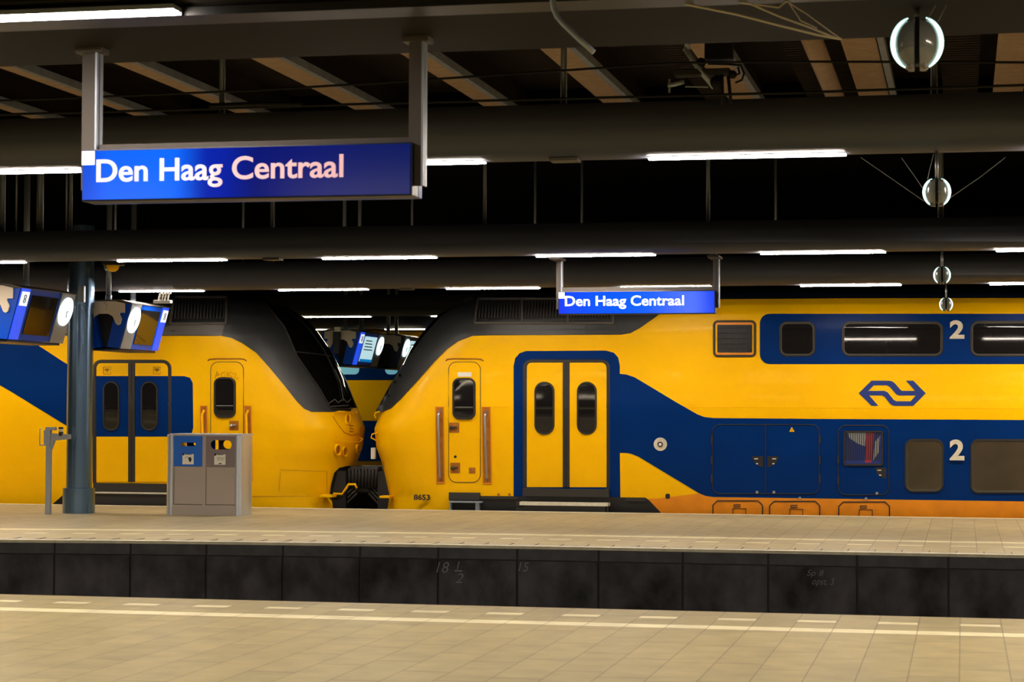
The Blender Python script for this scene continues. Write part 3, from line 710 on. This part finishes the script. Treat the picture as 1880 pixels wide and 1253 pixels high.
lines(TL, 'crease_edge', [dense([(543, 647), (590, 652), (604, 655)], 4)], 'dkgrey', tl, .010, .02)
grille(TL, tl, 316, 416, 549, 595, 1)
blueL = [(-400, 500), (-400, 470), (62, 629), (119, 667), (175, 702), (175, 691), (338, 691), (349, 694), (354, 704), (355, 785), (352, 797), (343, 802), (170, 802), (150, 800), (117, 779), (21, 720), (-400, 455+20)]
patch(TL, 'livery_band', [(-260, 625), (60, 628), (120, 667), (160, 691), (338, 691), (349, 694), (354, 704), (355, 785), (352, 797), (343, 802), (172, 802), (150, 799), (117, 779), (21, 720), (0, 708), (-120, 660)], 'blue', tl, .005)
patch(TL, 'underframe', [(98, 925), (120, 906), (168, 905), (303, 905), (303, 928), (98, 928)], 'black', tl, .012)
pdoor(TL, tl, 170, 315, 237, 247, 661, 885, [(189, 220.5, 700, 792), (258.5, 291, 700, 792)], blue=(691, 802))
for u in (197, 288.5):
    lines(TL, 'wifi_sticker', [[(u-6.5, 674.5), (u+6.5, 674.5), (u+6.5, 687.5), (u-6.5, 687.5), (u-6.5, 674.5)]], 'recess', tl, .0045, .014)
    lines(TL, 'wifi_symbol', [[(u-4*k, 683-3*k), (u-2*k, 682-4.2*k), (u+2*k, 682-4.2*k), (u+4*k, 683-3*k)] for k in (.35, .7, 1.05)]+[[(u, 683), (u, 685)]], 'ink', tl, .004, .014)
A = TL.hit([(172, 887), (313, 905)]); st = box(NB(), A[0][0], A[1][0], A[0][1]-.02, A[0][1]+.2, A[1][2], A[0][2], 0)
box(st, A[0][0], A[1][0], A[0][1]-.1, A[0][1]+.1, A[1][2]-.025, A[1][2], 1); box(st, A[0][0]+.05, A[1][0]-.05, A[0][1]-.07, A[0][1]+.1, -.2, A[1][2]-.03, 0)
obj('step', st, ['rubber', 'creme'], tl)
d = cabdoor(TL, tl, 387, 447, 665, 886, (392.5, 693, 433.5, 768), [(421, 773, 438.5, 790.5)], [], [(367, 381, 745, 880), (448, 462, 745, 884)], flip=True)
lines(TL, 'scratched_tag', [[(395, 696), (399, 682), (403, 690)], [(397, 690), (402, 689)], [(413, 683), (407, 686), (408, 693), (414, 692), (414, 688)], [(418, 683), (418, 692)], [(425, 683), (419, 688), (427, 693)], [(427, 686), (434, 686), (431, 696), (439, 694)]], 'scratch', tl, .0045, .012)
lines(TL, 'panel_seam', [dense([(512, 903), (515, 863), (600, 866), (600, 905)], 5), dense([(420, 912), (590, 911)], 8)], 'scratch', tl, .0035, .004)
# nose: lights, bars, coupler mouth
patch(TL, 'opening_shade', [(604, 914), (607, 890), (613, 868), (622, 859), (636, 856), (650, 855), (654, 870), (650, 895), (646, 930), (618, 930)], 'black', tl, .012, step=4)  # black patch paints the shade of the coupler recess onto the closed nose
hb = ellipse(618, 826, 6, 10, 20)
for (u, v, a, b) in ((618.5, 826, 6.5, 10.5), (631, 829, 5.5, 9.5), (655, 825, 4, 9.5)):
    e1 = ellipse(u, v, a, b, 20); e2 = ellipse(u, v, a*.62, b*.75, 20)
    q = ring(TL, 'headlight_ring', e1, e2, 'yellow', tl, .05)
    patch(TL, 'headlight', ellipse(u, v, a*.7, b*.8, 20), 'recess', q, .015, step=4)
lines(TL, 'nose_grab_bar', [dense([(613, 803), (620, 808), (640, 812), (655, 811), (663, 804)], 3), dense([(610, 760), (618, 758), (650, 760), (655, 758)], 3)], 'yellow', tl, .013, .06)
lines(TL, 'nose_seam', [dense([(611, 765), (620, 780), (632, 795), (645, 800), (658, 797), (662, 785)], 4)], 'recess', tl, .006, .006)
ring(TL, 'lamp_bezel', ellipse(637, 770, 5, 11, 18), ellipse(637, 770, 3, 8, 18), 'yellow', tl, .04)
patch(TL, 'top_lamp', ellipse(637, 770, 3.2, 8.5, 18), 'recess', tl, .02, step=4)
for v0 in (782, 787, 792): lines(TL, 'vent_slot', [[(641, v0), (648, v0+1)]], 'recess', tl, .007, .012)

# coupler between the trains
def couplerhead(root, sg, x):
    bm = NB(); y = YC
    box(bm, x-.26 if sg > 0 else x-.02, x+.02 if sg > 0 else x+.26, y-.34, y+.34, .22, .68, 0, .03)
    for z in (.30, .62):
        tube(bm, [(x-sg*.5, y-.1, z), (x, y-.1, z)], .06, 10)
    box(bm, min(x, x-sg*1.3), max(x, x-sg*1.3), y-.16, y+.16, .34, .6, 0, .02)
    for k in range(5):
        tube(bm, [(x-sg*.06*k, y-.36, .60+.02*(k % 2)), (x-sg*.06*k, y-.42, .64), (x-sg*(.06*k), y-.44, .3)], .022, 8)
    obj('coupler', bm, 'rubber', root)
    bm = NB()
    for k, (a, b, c) in enumerate(((.1, .62, .35), (.2, .52, .28), (.32, .6, .2), (.05, .42, .12))):
        tube(bm, [(x-sg*(.9), y-.3, b), (x-sg*.7, y-.42, b+.08), (x-sg*.5, y-.45, c), (x-sg*.3, y-.42, c-.1), (x-sg*.1, y-.4, c+.1)], .022, 8)
    obj('hose', bm, 'rubber', root)
xm = (XL+XR)/2
couplerhead(tl, 1, xm); couplerhead(tr, -1, xm+.001)
bm = NB(); tube(bm, [tuple(Py(u, v, YC-.6)) for u, v in ((612, 907), (628, 908), (635, 898), (640, 890), (652, 890), (655, 897))], .022, 8)
obj('yellow_hose', bm, 'yellow', tl)
obj('dark_filler', box(NB(), XL-1.6, XL-.12, YC-.55, YC+.9, -.5, .60), 'black', tl)  # black masses added on both trains to keep the coupler gap dark
obj('dark_filler', box(NB(), XR+.15, XR+1.6, YC-.5, YC+.9, -.5, .60), 'black', tr)
bm = NB(); A = Py(600, 912, YC-1.0); box(bm, Py(587, 912, YC-1).x, Py(609, 912, YC-1).x, YC-1.0, YC-.7, A.z-.02, A.z+.025, 0, .008); obj('buffer_plate', bm, 'yellow', tl)
bm = NB(); box(bm, Py(698, 912, YC-.9).x, Py(716, 912, YC-.9).x, YC-.95, YC-.7, A.z-.02, A.z+.02, 0, .008); obj('buffer_plate', bm, 'yellow', tr)

# ---- far train in the gap
ft = thing('train', (-14, 51.6, -.9), 'dim yellow and blue train far behind, seen in the gap between the other two', 'train')
yb = 50.1
pf = [(yb+.1, -.4), (yb, 1.7), (yb+.03, 3.2), (yb+.25, 3.6), (yb+.9, 3.85), (yb+2, 3.85), (yb+2.8, 3.3), (yb+2.8, -.4)]
obj('body', prism_x(NB(), pf, -40, 6), 'yellow', ft)
def fz(v): return Py(680, v, yb).z
obj('livery_band', box(NB(), -40, 6, yb-.02, yb+.1, fz(847), fz(773)), 'blue', ft); obj('livery_band', box(NB(), -40, 6, yb-.0, yb+.1, fz(698), fz(655)), 'blue', ft)
for u0, u1 in ((616, 660), (708, 731)):
    bm = prism_y(NB(), rrect(Py(u0, 670, yb).x, fz(688), Py(u1, 670, yb).x, fz(655), .12), yb-.02, yb-.05); obj('window', bm, 'tealwin', ft)

# ------------------------------------------------------------------ columns
def column(u, v, Rr, label):
    p = Pz(u, v, 0); y = p.y+Rr*1.25; x = Py(u, v, y).x
    c = thing('roof_column', (x, y, 0), label, 'column')
    circ = lambda q: [(x+q*cos(2*pi*k/40), y+q*sin(2*pi*k/40)) for k in range(40)]
    obj('shaft', prism_z(NB(), circ(Rr), 0, 4.6, smooth=True), 'colsteel', c)
    bm = prism_z(NB(), circ(Rr*1.25), 0.0, .40, smooth=True); tube(bm, [(x, y-Rr*1.26, .01), (x, y-Rr*1.26, .39)], .004, 6)
    obj('base_ring', bm, 'colsteel', c)
    obj('collar', prism_z(NB(), circ(Rr*1.05), 3.28, 3.7, smooth=True), 'colsteel', c)
    box_ = box(NB(), x+Rr*.25, x+Rr*.75, y-Rr*1.15, y-Rr*.8, 3.36, 3.62, 0, .01); obj('bracket', box_, 'pipegrey', c)
    return x, y
t1 = Pz(146, 944, 0)
cx, cy = column(144.5, 944, .205, 'dark steel column at the left, beside the litter bin')
column(693, 872, .20, 'dark steel column far back in the gap between the trains')

# reader post beside the column
p = Pz(88, 945, 0)
ps = thing('platform_post', (p.x, p.y, 0), 'thin pale grey metal post with a bent arm, left of the column', 'post')
obj('post', box(NB(), p.x-.04, p.x+.04, p.y-.03, p.y+.05, 0, 1.27, 0, .006), 'panelgrey', ps)
bm = prism_y(NB(), [(p.x-.05, 1.18), (p.x+.05, 1.02), (p.x+.10, 1.16), (p.x+.36, 1.19), (p.x+.36, 1.26), (p.x-.02, 1.28)], p.y-.02, p.y+.04)
obj('arm', bm, 'panelgrey', ps)
zt = Py(78, 788, p.y).z; zb_ = Py(78, 818, p.y).z; xa = Py(73, 800, p.y).x; xb = Py(83, 800, p.y).x
bm = NB(); tube(bm, [(xa, p.y, zb_), (xa, p.y, zt), (xb+.06, p.y, zt), (xb+.06, p.y, zb_), (xa, p.y, zb_)], .009, 8)
box(bm, xb-.01, xb+.10, p.y-.04, p.y+.04, zb_+.0, zt-.02, 0, .005); box(bm, xb+.02, xb+.18, p.y-.04, p.y+.04, zt-.02, zt+.03, 0, .005)
obj('latch_frame', bm, 'pipegrey', ps)
x = Py(112, 788, p.y).x; bm = tube(NB(), [(x, p.y, 1.24), (x, p.y, 1.30)], .036, 14); tube(bm, [(x, p.y, 1.30), (x, p.y, 1.345)], .036, 14, 1); tube(bm, [(x, p.y, 1.345), (x, p.y, 1.375)], .038, 14, 0)
obj('lock_knob', bm, ['ink', 'creme'], ps)

# ------------------------------------------------------------------ litter bin
y = Pz(380, 947, 0).y
X = lambda u: Py(u, 870, y).x
Z = lambda v: Py(380, v, y).z
bn = thing('recycling_bin', ((X(304)+X(457))/2, y, 0), 'steel double litter bin with a blue and a grey opening panel on the platform', 'litter bin')
x0, x1 = X(304.5), X(446); xc0, xc1 = X(316), X(433); ztp = Z(799); dep = .62
# rounded metal end pieces
def endcap(xa, a_, sgn, nm):
    pl = []
    for k in range(25):
        t = -pi/2+pi*k/24; pl.append((xa+sgn*a_*abs(cos(t))**.85, y+dep/2+dep/2*(1 if t > 0 else -1)*abs(sin(t))**.9))
    return obj(nm, prism_z(NB(), pl, .0, ztp, smooth=True), 'binsteel', bn)
endcap(xc1, .105, 1, 'end_panel'); endcap(xc0, .16, -1, 'end_panel')
zo = Z(857)    # lower edge of coloured panels
bm = NB()
box(bm, xc0, xc1, y+.03, y+.06, Z(927), zo, 0); box(bm, xc0, xc1, y+.01, y+dep, .0, Z(928), 0); box(bm, xc0, xc1, y+dep-.05, y+dep-.02, .05, zo, 0)
for a, b in ((xc0-.001, X(318)), (X(371), X(377)), (X(431.5), xc1+.001)): box(bm, a, b, y+.012, y+.07, .1, ztp-.01, 0)
box(bm, xc0, xc1, y+.02, y+dep-.02, ztp-.03, ztp, 0)
obj('frame', bm, 'binpanel', bn)
obj('lid', box(NB(), x0+.04, x1-.04, y+.02, y+dep-.02, ztp-.002, ztp+.018, 0, .008), 'binsteel', bn)
for k, (u0, u1, hole, m, nm) in enumerate(((318, 371, (330.5, 813.5, 358.5, 820), 'binblue', 'paper_slot_panel'), (377, 431.5, (386, 808.5, 424.5, 825.5), 'bingrey', 'waste_slot_panel'))):
    def plate(yy, nm, m, full=True):
        o_ = rrect(X(u0), zo, X(u1), ztp-.02, .003, 8); hx = rrect(X(hole[0]), Z(hole[3]), X(hole[2]), Z(hole[1]), 9, 8)
        n = len(o_); bm = NB(); L = []
        for lp, yy_ in ((o_, yy), (hx, yy), (hx, yy+.012), (o_, yy+.012)): L.append([bm.verts.new((a, yy_, b)) for a, b in lp])
        for r in range(4):
            for q in range(n): bm.faces.new((L[r][q], L[r][(q+1) % n], L[(r+1) % 4][(q+1) % n], L[(r+1) % 4][q]))
        bmesh.ops.recalc_face_normals(bm, faces=bm.faces)
        return obj(nm, bm, m, bn)
    plate(y+.012, nm, m); 
    q = plate(y+dep-.04, 'back_panel', m)
    us = (335, 355) if k == 0 else (393.5, 413.5)
    stx = obj('sticker', box(NB(), X(us[0]-.5), X(us[1]), y+.004, y+.010, Z(853.5), Z(834.5)), 'white', bn)
    bm = box(NB(), X(us[0]-.5), X(us[0]+3), y+.001, y+.005, Z(837), Z(833)); box(bm, X(us[0]+4.5), X(us[1]-4), y+.002, y+.005, Z(835.6), Z(834.6))
    if k == 0: prism_y(bm, [(X(345), Z(841)), (X(350), Z(840)), (X(351.5), Z(845)), (X(349), Z(850)), (X(346.5), Z(847))], y+.001, y+.005); tube(bm, [(X(339), y+.002, Z(842)), (X(342), y+.002, Z(839.5)), (X(345), y+.002, Z(840.5))], .003, 5)
    else:
        prism_y(bm, [(X(401), Z(851)), (X(406), Z(850)), (X(407), Z(852)), (X(401), Z(852.5))], y+.001, y+.005)
        tube(bm, [(X(399), y+.002, Z(841)), (X(403), y+.002, Z(840)), (X(404), y+.002, Z(845)), (X(400), y+.002, Z(846)), (X(399), y+.002, Z(841))], .003, 5); tube(bm, [(X(406), y+.002, Z(841)), (X(411), y+.002, Z(840)), (X(408), y+.002, Z(847)), (X(406), y+.002, Z(841))], .003, 5)
    obj('pictogram', bm, 'ink', stx)
bm = NB(); box(bm, X(371)-.004, X(377)+.004, y+.1, y+dep-.1, .1, zo, 0); obj('divider', bm, 'binpanel', bn)
bm = NB()
for u in (318, 371, 377, 431.5): box(bm, X(u)-.003, X(u)+.003, y+.026, y+.031, Z(926), zo, 0)
obj('panel_joint', bm, 'ink', bn)

# ------------------------------------------------------------------ hanging train displays
def display(u_, v_, yn, yf, order, litscr, label, rods, dark=False, num='8'):
    p = Py(u_, v_, yn); xt = p.x; zt = 3.37; zb = 2.64; c = xt-.46
    r = thing('train_display', (c, (yn+yf)/2, zb), label, 'display')
    case = 'casedark' if dark else 'caseblue'
    for sg, nm in ((1, 'case'), (-1, 'case')):
        poly = [(c+sg*.46, zt), (c+sg*.22, zt), (c+sg*.05, zb+.02), (c+sg*.26, zb)]
        obj(nm, prism_y(NB(), poly, yn, yf), case, r)
    bm = prism_y(NB(), [(c-.48, zt), (c-.3, zt+.05), (c+.3, zt+.05), (c+.48, zt), (c+.48, zt-.012), (c-.48, zt-.012)], yn-.03, yf+.03); obj('roof_plate', bm, 'signframe', r)
    obj('floor_plate', box(NB(), c-.24, c+.24, yn+.05, yf-.05, zb-.035, zb, 0, .01), 'casedark', r)
    obj('inner_case', prism_y(NB(), [(c-.2, zt), (c+.2, zt), (c+.06, zb+.03), (c-.06, zb+.03)], yn+.12, yf-.12), 'black', r)
    # white claw bracket on each end
    cl = [(-.36, 0), (-.36, -.14), (-.27, -.16), (-.31, -.22), (-.285, -.33), (-.25, -.35), (-.215, -.33), (-.16, -.21), (-.08, -.165), (.08, -.165), (.16, -.21), (.215, -.33), (.25, -.35), (.285, -.33), (.31, -.25), (.27, -.17), (.28, -.15), (.36, -.15), (.36, 0), (.2, .035), (-.2, .035)]
    for ya, yb2 in ((yn-.035, yn-.004), (yf+.004, yf+.035)):
        b_ = obj('end_bracket', prism_y(NB(), [(c+a, zt+b-.01) for a, b in cl], ya, yb2), 'clawwhite', r)
        if ya < yn: obj('pivot', tube(NB(), [(c, ya-.035, zt-.07), (c, ya, zt-.07)], .07, 20), 'clawwhite', b_)
    # the face on the right
    e1 = Vector((c+.46, 0, zt)); e0 = Vector((c+.26, 0, zb)); nn = Vector((e1.z-e0.z, 0, -(e1.x-e0.x))).normalized()
    def fp(t, q, off): b = e0.lerp(e1, q)+nn*off; return Vector((b.x, yn+(yf-yn)*t, b.z))
    def slab(nm, t0, t1, q0, q1, off, m, par, th=.012):
        bm = NB(); A = [bm.verts.new(fp(t, q, o)) for o in (off, off+th) for t, q in ((t0, q0), (t1, q0), (t1, q1), (t0, q1))]
        for f in ((0, 1, 2, 3), (4, 5, 6, 7), (0, 1, 5, 4), (1, 2, 6, 5), (2, 3, 7, 6), (3, 0, 4, 7)): bm.faces.new([A[i] for i in f])
        bmesh.ops.recalc_face_normals(bm, faces=bm.faces)
        return obj(nm, bm, m, par)
    segs = {'n': (.02, .17), 's': (.20, .72), 'c': (.74, .99)} if order == 'nsc' else {'c': (.01, .26), 's': (.28, .80), 'n': (.83, .98)}
    a, b = segs['n']; q = slab('number_strip', a, b, .01, .99, .002, 'numstrip', r)
    slab('number_plate', a+.01, b-.01, .66, .93, .016, 'numplate', q, .006)
    tm = (a+b)/2
    bm = NB()
    for k in (.0, .08):
        pts = [fp(tm+.018*cos(t_), .755+k+.035*sin(t_), .026) for t_ in [2*pi*i/12 for i in range(13)]]; tube(bm, pts, .006, 6)
    obj('number', bm, 'ink', q)
    a, b = segs['s']; q = slab('screen', a+.03, b-.02, .12, .88, .004, 'screenlit' if litscr else 'screen', r, .01)
    if litscr:
        slab('screen_footer', a+.03, b-.02, .12, .2, .015, 'screenlitblue', q, .003)
        for k in range(4): slab('screen_text', a+.08, b-.2+.03*k, .74-.09*k, .77-.09*k, .015, 'panelgrey', q, .003)
    a, b = segs['c']; q = slab('clock_panel', a, b, .0, 1., .004, 'panelgrey', r, .014)
    tm = (a+b)/2; rr_ = .215; Ln = yf-yn; hgt = (e1-e0).length
    bm = NB(); ctr = .64
    rim = [[fp(tm+rr_*k*cos(t_)/Ln, ctr+rr_*k*sin(t_)/hgt, o) for t_ in [2*pi*i/32 for i in range(32)]] for k, o in ((1, .018), (1, .045), (0.9, .045))]
    V = [[bm.verts.new(p) for p in l] for l in rim]
    for A, B in zip(V, V[1:]):
        for i in range(32): bm.faces.new((A[i], A[(i+1) % 32], B[(i+1) % 32], B[i]))
    bm.faces.new(V[2]); bmesh.ops.recalc_face_normals(bm, faces=bm.faces)
    ck = obj('clock', bm, 'ledclock', q)
    bm = NB(); tube(bm, [fp(tm, ctr, .05), fp(tm+.05/Ln, ctr+.01, .05)], .006, 6); tube(bm, [fp(tm, ctr, .052), fp(tm+.02/Ln, ctr-.09/hgt, .052)], .005, 6)
    obj('clock_hands', bm, 'ink', ck)
    for t in rods:
        bm = NB()
        tube(bm, [(c, yn+(yf-yn)*t, zt), (c, yn+(yf-yn)*t, 5.62)], .045, 14); tube(bm, [(c, yn+(yf-yn)*t, zt+.05), (c, yn+(yf-yn)*t, zt+.14)], .052, 14)
        obj('hanging_pole', bm, 'pipegrey', r)
    return c
display(38, 519, 27.1, 28.95, 'nsc', False, 'blue hanging train display with clock at the left edge, in front of the column', (.10, .62))
display(241, 553, 31.45, 33.1, 'csn', False, 'blue hanging train display with clock just right of the column', (.10, .72))
display(662, 608, 44.0, 46.0, 'nsc', True, 'small bright blue display with lit screen in the gap between the trains', (.2, .8))
display(744, 619, 47.0, 48.8, 'csn', True, 'dark display half hidden behind the slope of the right train', (.1, .5), dark=True)
# loudspeaker above second display
p = Py(211, 492, 31.2)
ls = thing('camera_globe', p, 'small yellow and black device on the pole above the second display', 'camera')
bm = NB(); bmesh.ops.create_uvsphere(bm, u_segments=18, v_segments=10, radius=.11, matrix=Matrix.Translation(p+Vector((0, -.1, .02)))@Matrix.Diagonal((1, 1, .85, 1)))
obj('housing', bm, 'yellow', ls, smooth=True)
obj('ceiling_rod', tube(NB(), [p+Vector((0, 0, .05)), (p.x, p.y, 5.6)], .02, 8), 'pipegrey', ls)
obj('cover', box(NB(), p.x-.13, p.x+.15, p.y-.24, p.y+.05, p.z+.03, p.z+.13, 0, .02), 'ink', ls); obj('mount', tube(NB(), [p+Vector((-.1, -.1, .16)), p+Vector((-.09, -.16, .0)), p+Vector((-.06, -.18, -.04))], .03, 10), 'pipegrey', ls)
# small sensor box above the far display (black slab) and bright fitting
p = Py(618, 627, 43.6)
ob = box(NB(), p.x-.07, p.x+.07, p.y-.06, p.y+.1, p.z-.27, p.z+.21, 0, .01); box(ob, p.x-.05, p.x+.07, p.y, p.y+.1, p.z+.21, p.z+.31, 1)
tube(ob, [(p.x, p.y+.05, p.z+.3), (p.x, p.y+.05, 5.62)], .012, 8)
obj('hanging_box', ob, ['ink', 'white'], label='small black box hanging in front of the bright far display', cat='box')
bm = NB(); p = Py(300, 546, 32.0)
for k in range(4): tube(bm, [p+Vector((.05*k-.08, 0, -.06)), p+Vector((.05*k-.06, 0, .05)), p+Vector((.05*k-.02, 0, .07))], .016, 8)
box(bm, p.x-.16, p.x+.14, p.y-.05, p.y+.05, p.z-.10, p.z-.05, 0, .01)
obj('cable_bracket', bm, 'white', label='small bright cable bracket on top of the display right of the column', cat='bracket')

# ------------------------------------------------------------------ double lamps hanging in a row on the right
def dlamp(u, v0, v1, y, ztop, label):
    c = Py(u, (v0+v1)/2, y); zt = Py(u, v0, y).z; zb = Py(u, v1, y).z; hh = (zt-zb)/2; zc = (zt+zb)/2
    r = thing('double_lamp', (c.x, y, zb), label, 'lamp', 'double lamps hanging in a row')
    obj('hanging_rod', tube(NB(), [(c.x, y, zt-.02), (c.x, y, ztop)], .014, 10), 'steel', r)
    obj('spine', box(NB(), c.x-.012, c.x+.012, y-.05, y+.05, zb+.03, zt, 0, .004), 'ink', r)
    for sg in (-1, 1):
        bm = NB(); N = 28; rings = []
        for q in range(8):      # bowl of glass opening towards the rod
            a = pi/2*q/7; rad = hh*cos(a)*1.0; off = hh*(.10+.76*sin(a))
            rings.append([bm.verts.new((c.x+sg*off, y+rad*.9*cos(2*pi*k/N), zc+rad*sin(2*pi*k/N))) for k in range(N)])
        for A, B in zip(rings, rings[1:]):
            for k in range(N):
                try: f = bm.faces.new((A[k], A[(k+1) % N], B[(k+1) % N], B[k])); f.smooth = True
                except ValueError: pass
        obj('glass_shade', bm, 'lampdim', r, label='smoky half globe')
        obj('lamp_body', tube(NB(), [(c.x+sg*.02, y-hh*.9, zc), (c.x+sg*.021, y-hh*.9, zc)], .01, 6) if False else box(NB(), min(c.x+sg*.02, c.x+sg*.05), max(c.x+sg*.02, c.x+sg*.05), y-hh*.5, y+hh*.5, zc-hh*.95, zc+hh*.9, 0, .01), 'grey', r)
        # glowing rim: crescent tube standing out of the bowl
        bm = NB(); pts = []; rs = []
        for k in range(17):
            t = -1.15+2.45*k/16; pts.append((c.x+sg*hh*(.12+.76*cos(t)), y-hh*.30, zc+hh*.98*sin(t))); rs.append(hh*.085*sin(pi*(k+.6)/17.2)+.002)
        tube(bm, pts, rs, 8); obj('light_rim', bm, 'lampglow', r)
dlamp(1684, 33, 131, Py(1684, 130, 10.9).y+.15, 3.8, 'large blurred double lamp at the top right, nearest in its row')
dlamp(1720, 328, 380, 15.6, 3.6, 'double lamp under the second beam, second nearest of its row')
dlamp(1729.5, 490, 522, 25.38, 3.6, 'double lamp under the third beam, above the windows of the right train')
dlamp(1737, 547, 572, 32.1, 3.6, 'smallest double lamp, in front of the right train above a white 2')

# ------------------------------------------------------------------ wires, webs, conduit, catenary gear
def wire(pts, y, r, label, name='overhead_wire', m='wire', cat='wire', group=None):
    obj(name, tube(NB(), [Py(u, v, y) for u, v in pts], r, 6), m, label=label, cat=cat, group=group)
wire([(-60, 187), (106, 181), (468, 166), (700, 152), (1028, 130), (1240, 115.5), (1440, 113), (1950, 115)], 14.2, .009, 'upper of two thin black overhead wires crossing the brown ceiling')
wire([(-60, 212), (319, 202), (700, 190), (1200, 177), (1470, 170), (1950, 154)], 14.3, .010, 'lower of two thin black overhead wires crossing the brown ceiling')
obj('conduit', tube(NB(), [Py(u, v, 10.1) for u, v in ((1014, -40), (1015, 0), (1017, 15), (1023, 30), (1035, 44), (1062, 70), (1090, 96))], .015, 10), 'pipegrey', label='bent grey conduit below the nearest brown beam, top centre', cat='conduit')
for k, (pts, rr) in enumerate((([(1225, 0), (1280, 12), (1350, 26), (1440, 49), (1500, 64), (1545, 72)], .006), ([(1335, 0), (1380, 8), (1430, 30), (1480, 48), (1540, 72)], .005), ([(1445, 0), (1470, 38), (1500, 52)], .003), ([(1385, 8), (1430, 14), (1443, 3)], .004), ([(1440, 0), (1480, 25), (1530, 62), (1545, 72)], .003))):
    wire(pts, 10.6, rr, 'dusty pale strand of cobweb at the top right, '+('lowest and longest' if k == 0 else 'second lowest' if k == 1 else 'one of the short thin ones'), 'cobweb_strand', 'web', 'cobweb', 'cobweb strands near the top right')
for k, pts in enumerate(([(1580, 289), (1625, 320), (1697, 370)], [(1655, 290), (1680, 325), (1700, 355)], [(1714, 283), (1706, 315), (1703, 330)], [(1846, 289), (1800, 325), (1745, 363)])):
    wire(pts, 15.5, .0022, 'very thin strand of cobweb tied to the second double lamp, '+('longest on the left', 'short one on the left', 'steep one by its rod', 'one on the right')[k], 'cobweb_strand', 'panelgrey', 'cobweb', 'cobweb strands on the second lamp')
for k, pts in enumerate(([(1722, 2), (1712, 20), (1703, 36)], [(1742, 0), (1732, 20), (1722, 40)])):
    wire(pts, 11.0, .002, 'thin strand tied to the nearest double lamp, '+('left one', 'right one')[k], 'cobweb_strand', 'panelgrey', 'cobweb', 'cobweb strands on the nearest lamp')
cg = thing('catenary_bracket', Py(1320, 180, 14.4), 'dark catenary bracket with grey tube in front of the brown ceiling', 'bracket')
q = lambda u, v: Py(u, v, 14.4)
obj('mounting_rod', tube(NB(), [q(1262, 92), Vector((q(1262, 92).x, 14.4, 5.06))], .02, 10), 'pipegrey', cg)
obj('arm_tube', tube(NB(), [q(1258, 88), q(1285, 128), q(1312, 160)], .022, 12), 'pipegrey', cg)
bm = NB(); a, b = q(1300, 150), q(1392, 117); box(bm, q(1293, 0).x, q(1345, 0).x, 14.4, 14.5, q(0, 150).z-.0, q(0, 121).z, 0, .01)
for c_ in ((1316, 152, .05), (1287, 115, .035), (1345, 137, .03)): bmesh.ops.create_uvsphere(bm, u_segments=12, v_segments=8, radius=c_[2], matrix=Matrix.Translation(q(c_[0], c_[1])))
tube(bm, [q(1300, 117), q(1338, 118), q(1360, 120), q(1366, 135), q(1362, 147), q(1350, 152)], .008, 8)
tube(bm, [q(1355, 123), q(1358, 135), q(1350, 138)], .008, 8)
tube(bm, [q(1325, 135), q(1327, 192)], .012, 8); tube(bm, [q(1337, 140), q(1342, 190)], .012, 8)
obj('clamp_gear', bm, 'wire', cg)
bm = NB(); tube(bm, [q(1226, 157), q(1238, 155), q(1256, 150)], .016, 8); tube(bm, [q(1229, 145), q(1229, 170)], .008, 6); tube(bm, [q(1300, 160), q(1258, 159)], .005, 6)
obj('steady_arm', bm, 'pipegrey', cg)
obj('base_box', box(NB(), q(1238, 0).x, q(1340, 0).x, 14.38, 14.5, q(0, 177).z, q(0, 166).z, 0, .008), 'ink', cg)
wire([(1228, 177), (1340, 173)], 14.25, .007, 'black rod', 'x') if False else None
q = lambda u, v: Py(u, v, 14.28)
cg2 = NB(); tube(cg2, [q(385, 194), q(470, 191), q(555, 190)], .018, 8); tube(cg2, [q(463, 165), q(470, 190)], .01, 6)
obj('wire_splice', cg2, 'wire', label='black splice fitting on the overhead wires, centred above the large sign', cat='fitting')
# small brackets beneath beams
for u0, u1, v, yy, lb in ((1013, 1065, 293, 15.58, 'second beam, right of the large sign'), (487, 518, 474, 25.38, 'third beam, left of the middle'), (735, 760, 531, 32.1, 'fourth beam, above the gap between the trains')):
    xa, xb = Py(u0, v, yy).x, Py(u1, v, yy).x
    obj('junction_plate', box(NB(), xa, xb, yy-.12, yy+.05, 3.575, 3.60, 0, .004), 'grey', label='small dark mounting plate under the '+lb, cat='plate', group='mounting plates under the beams')
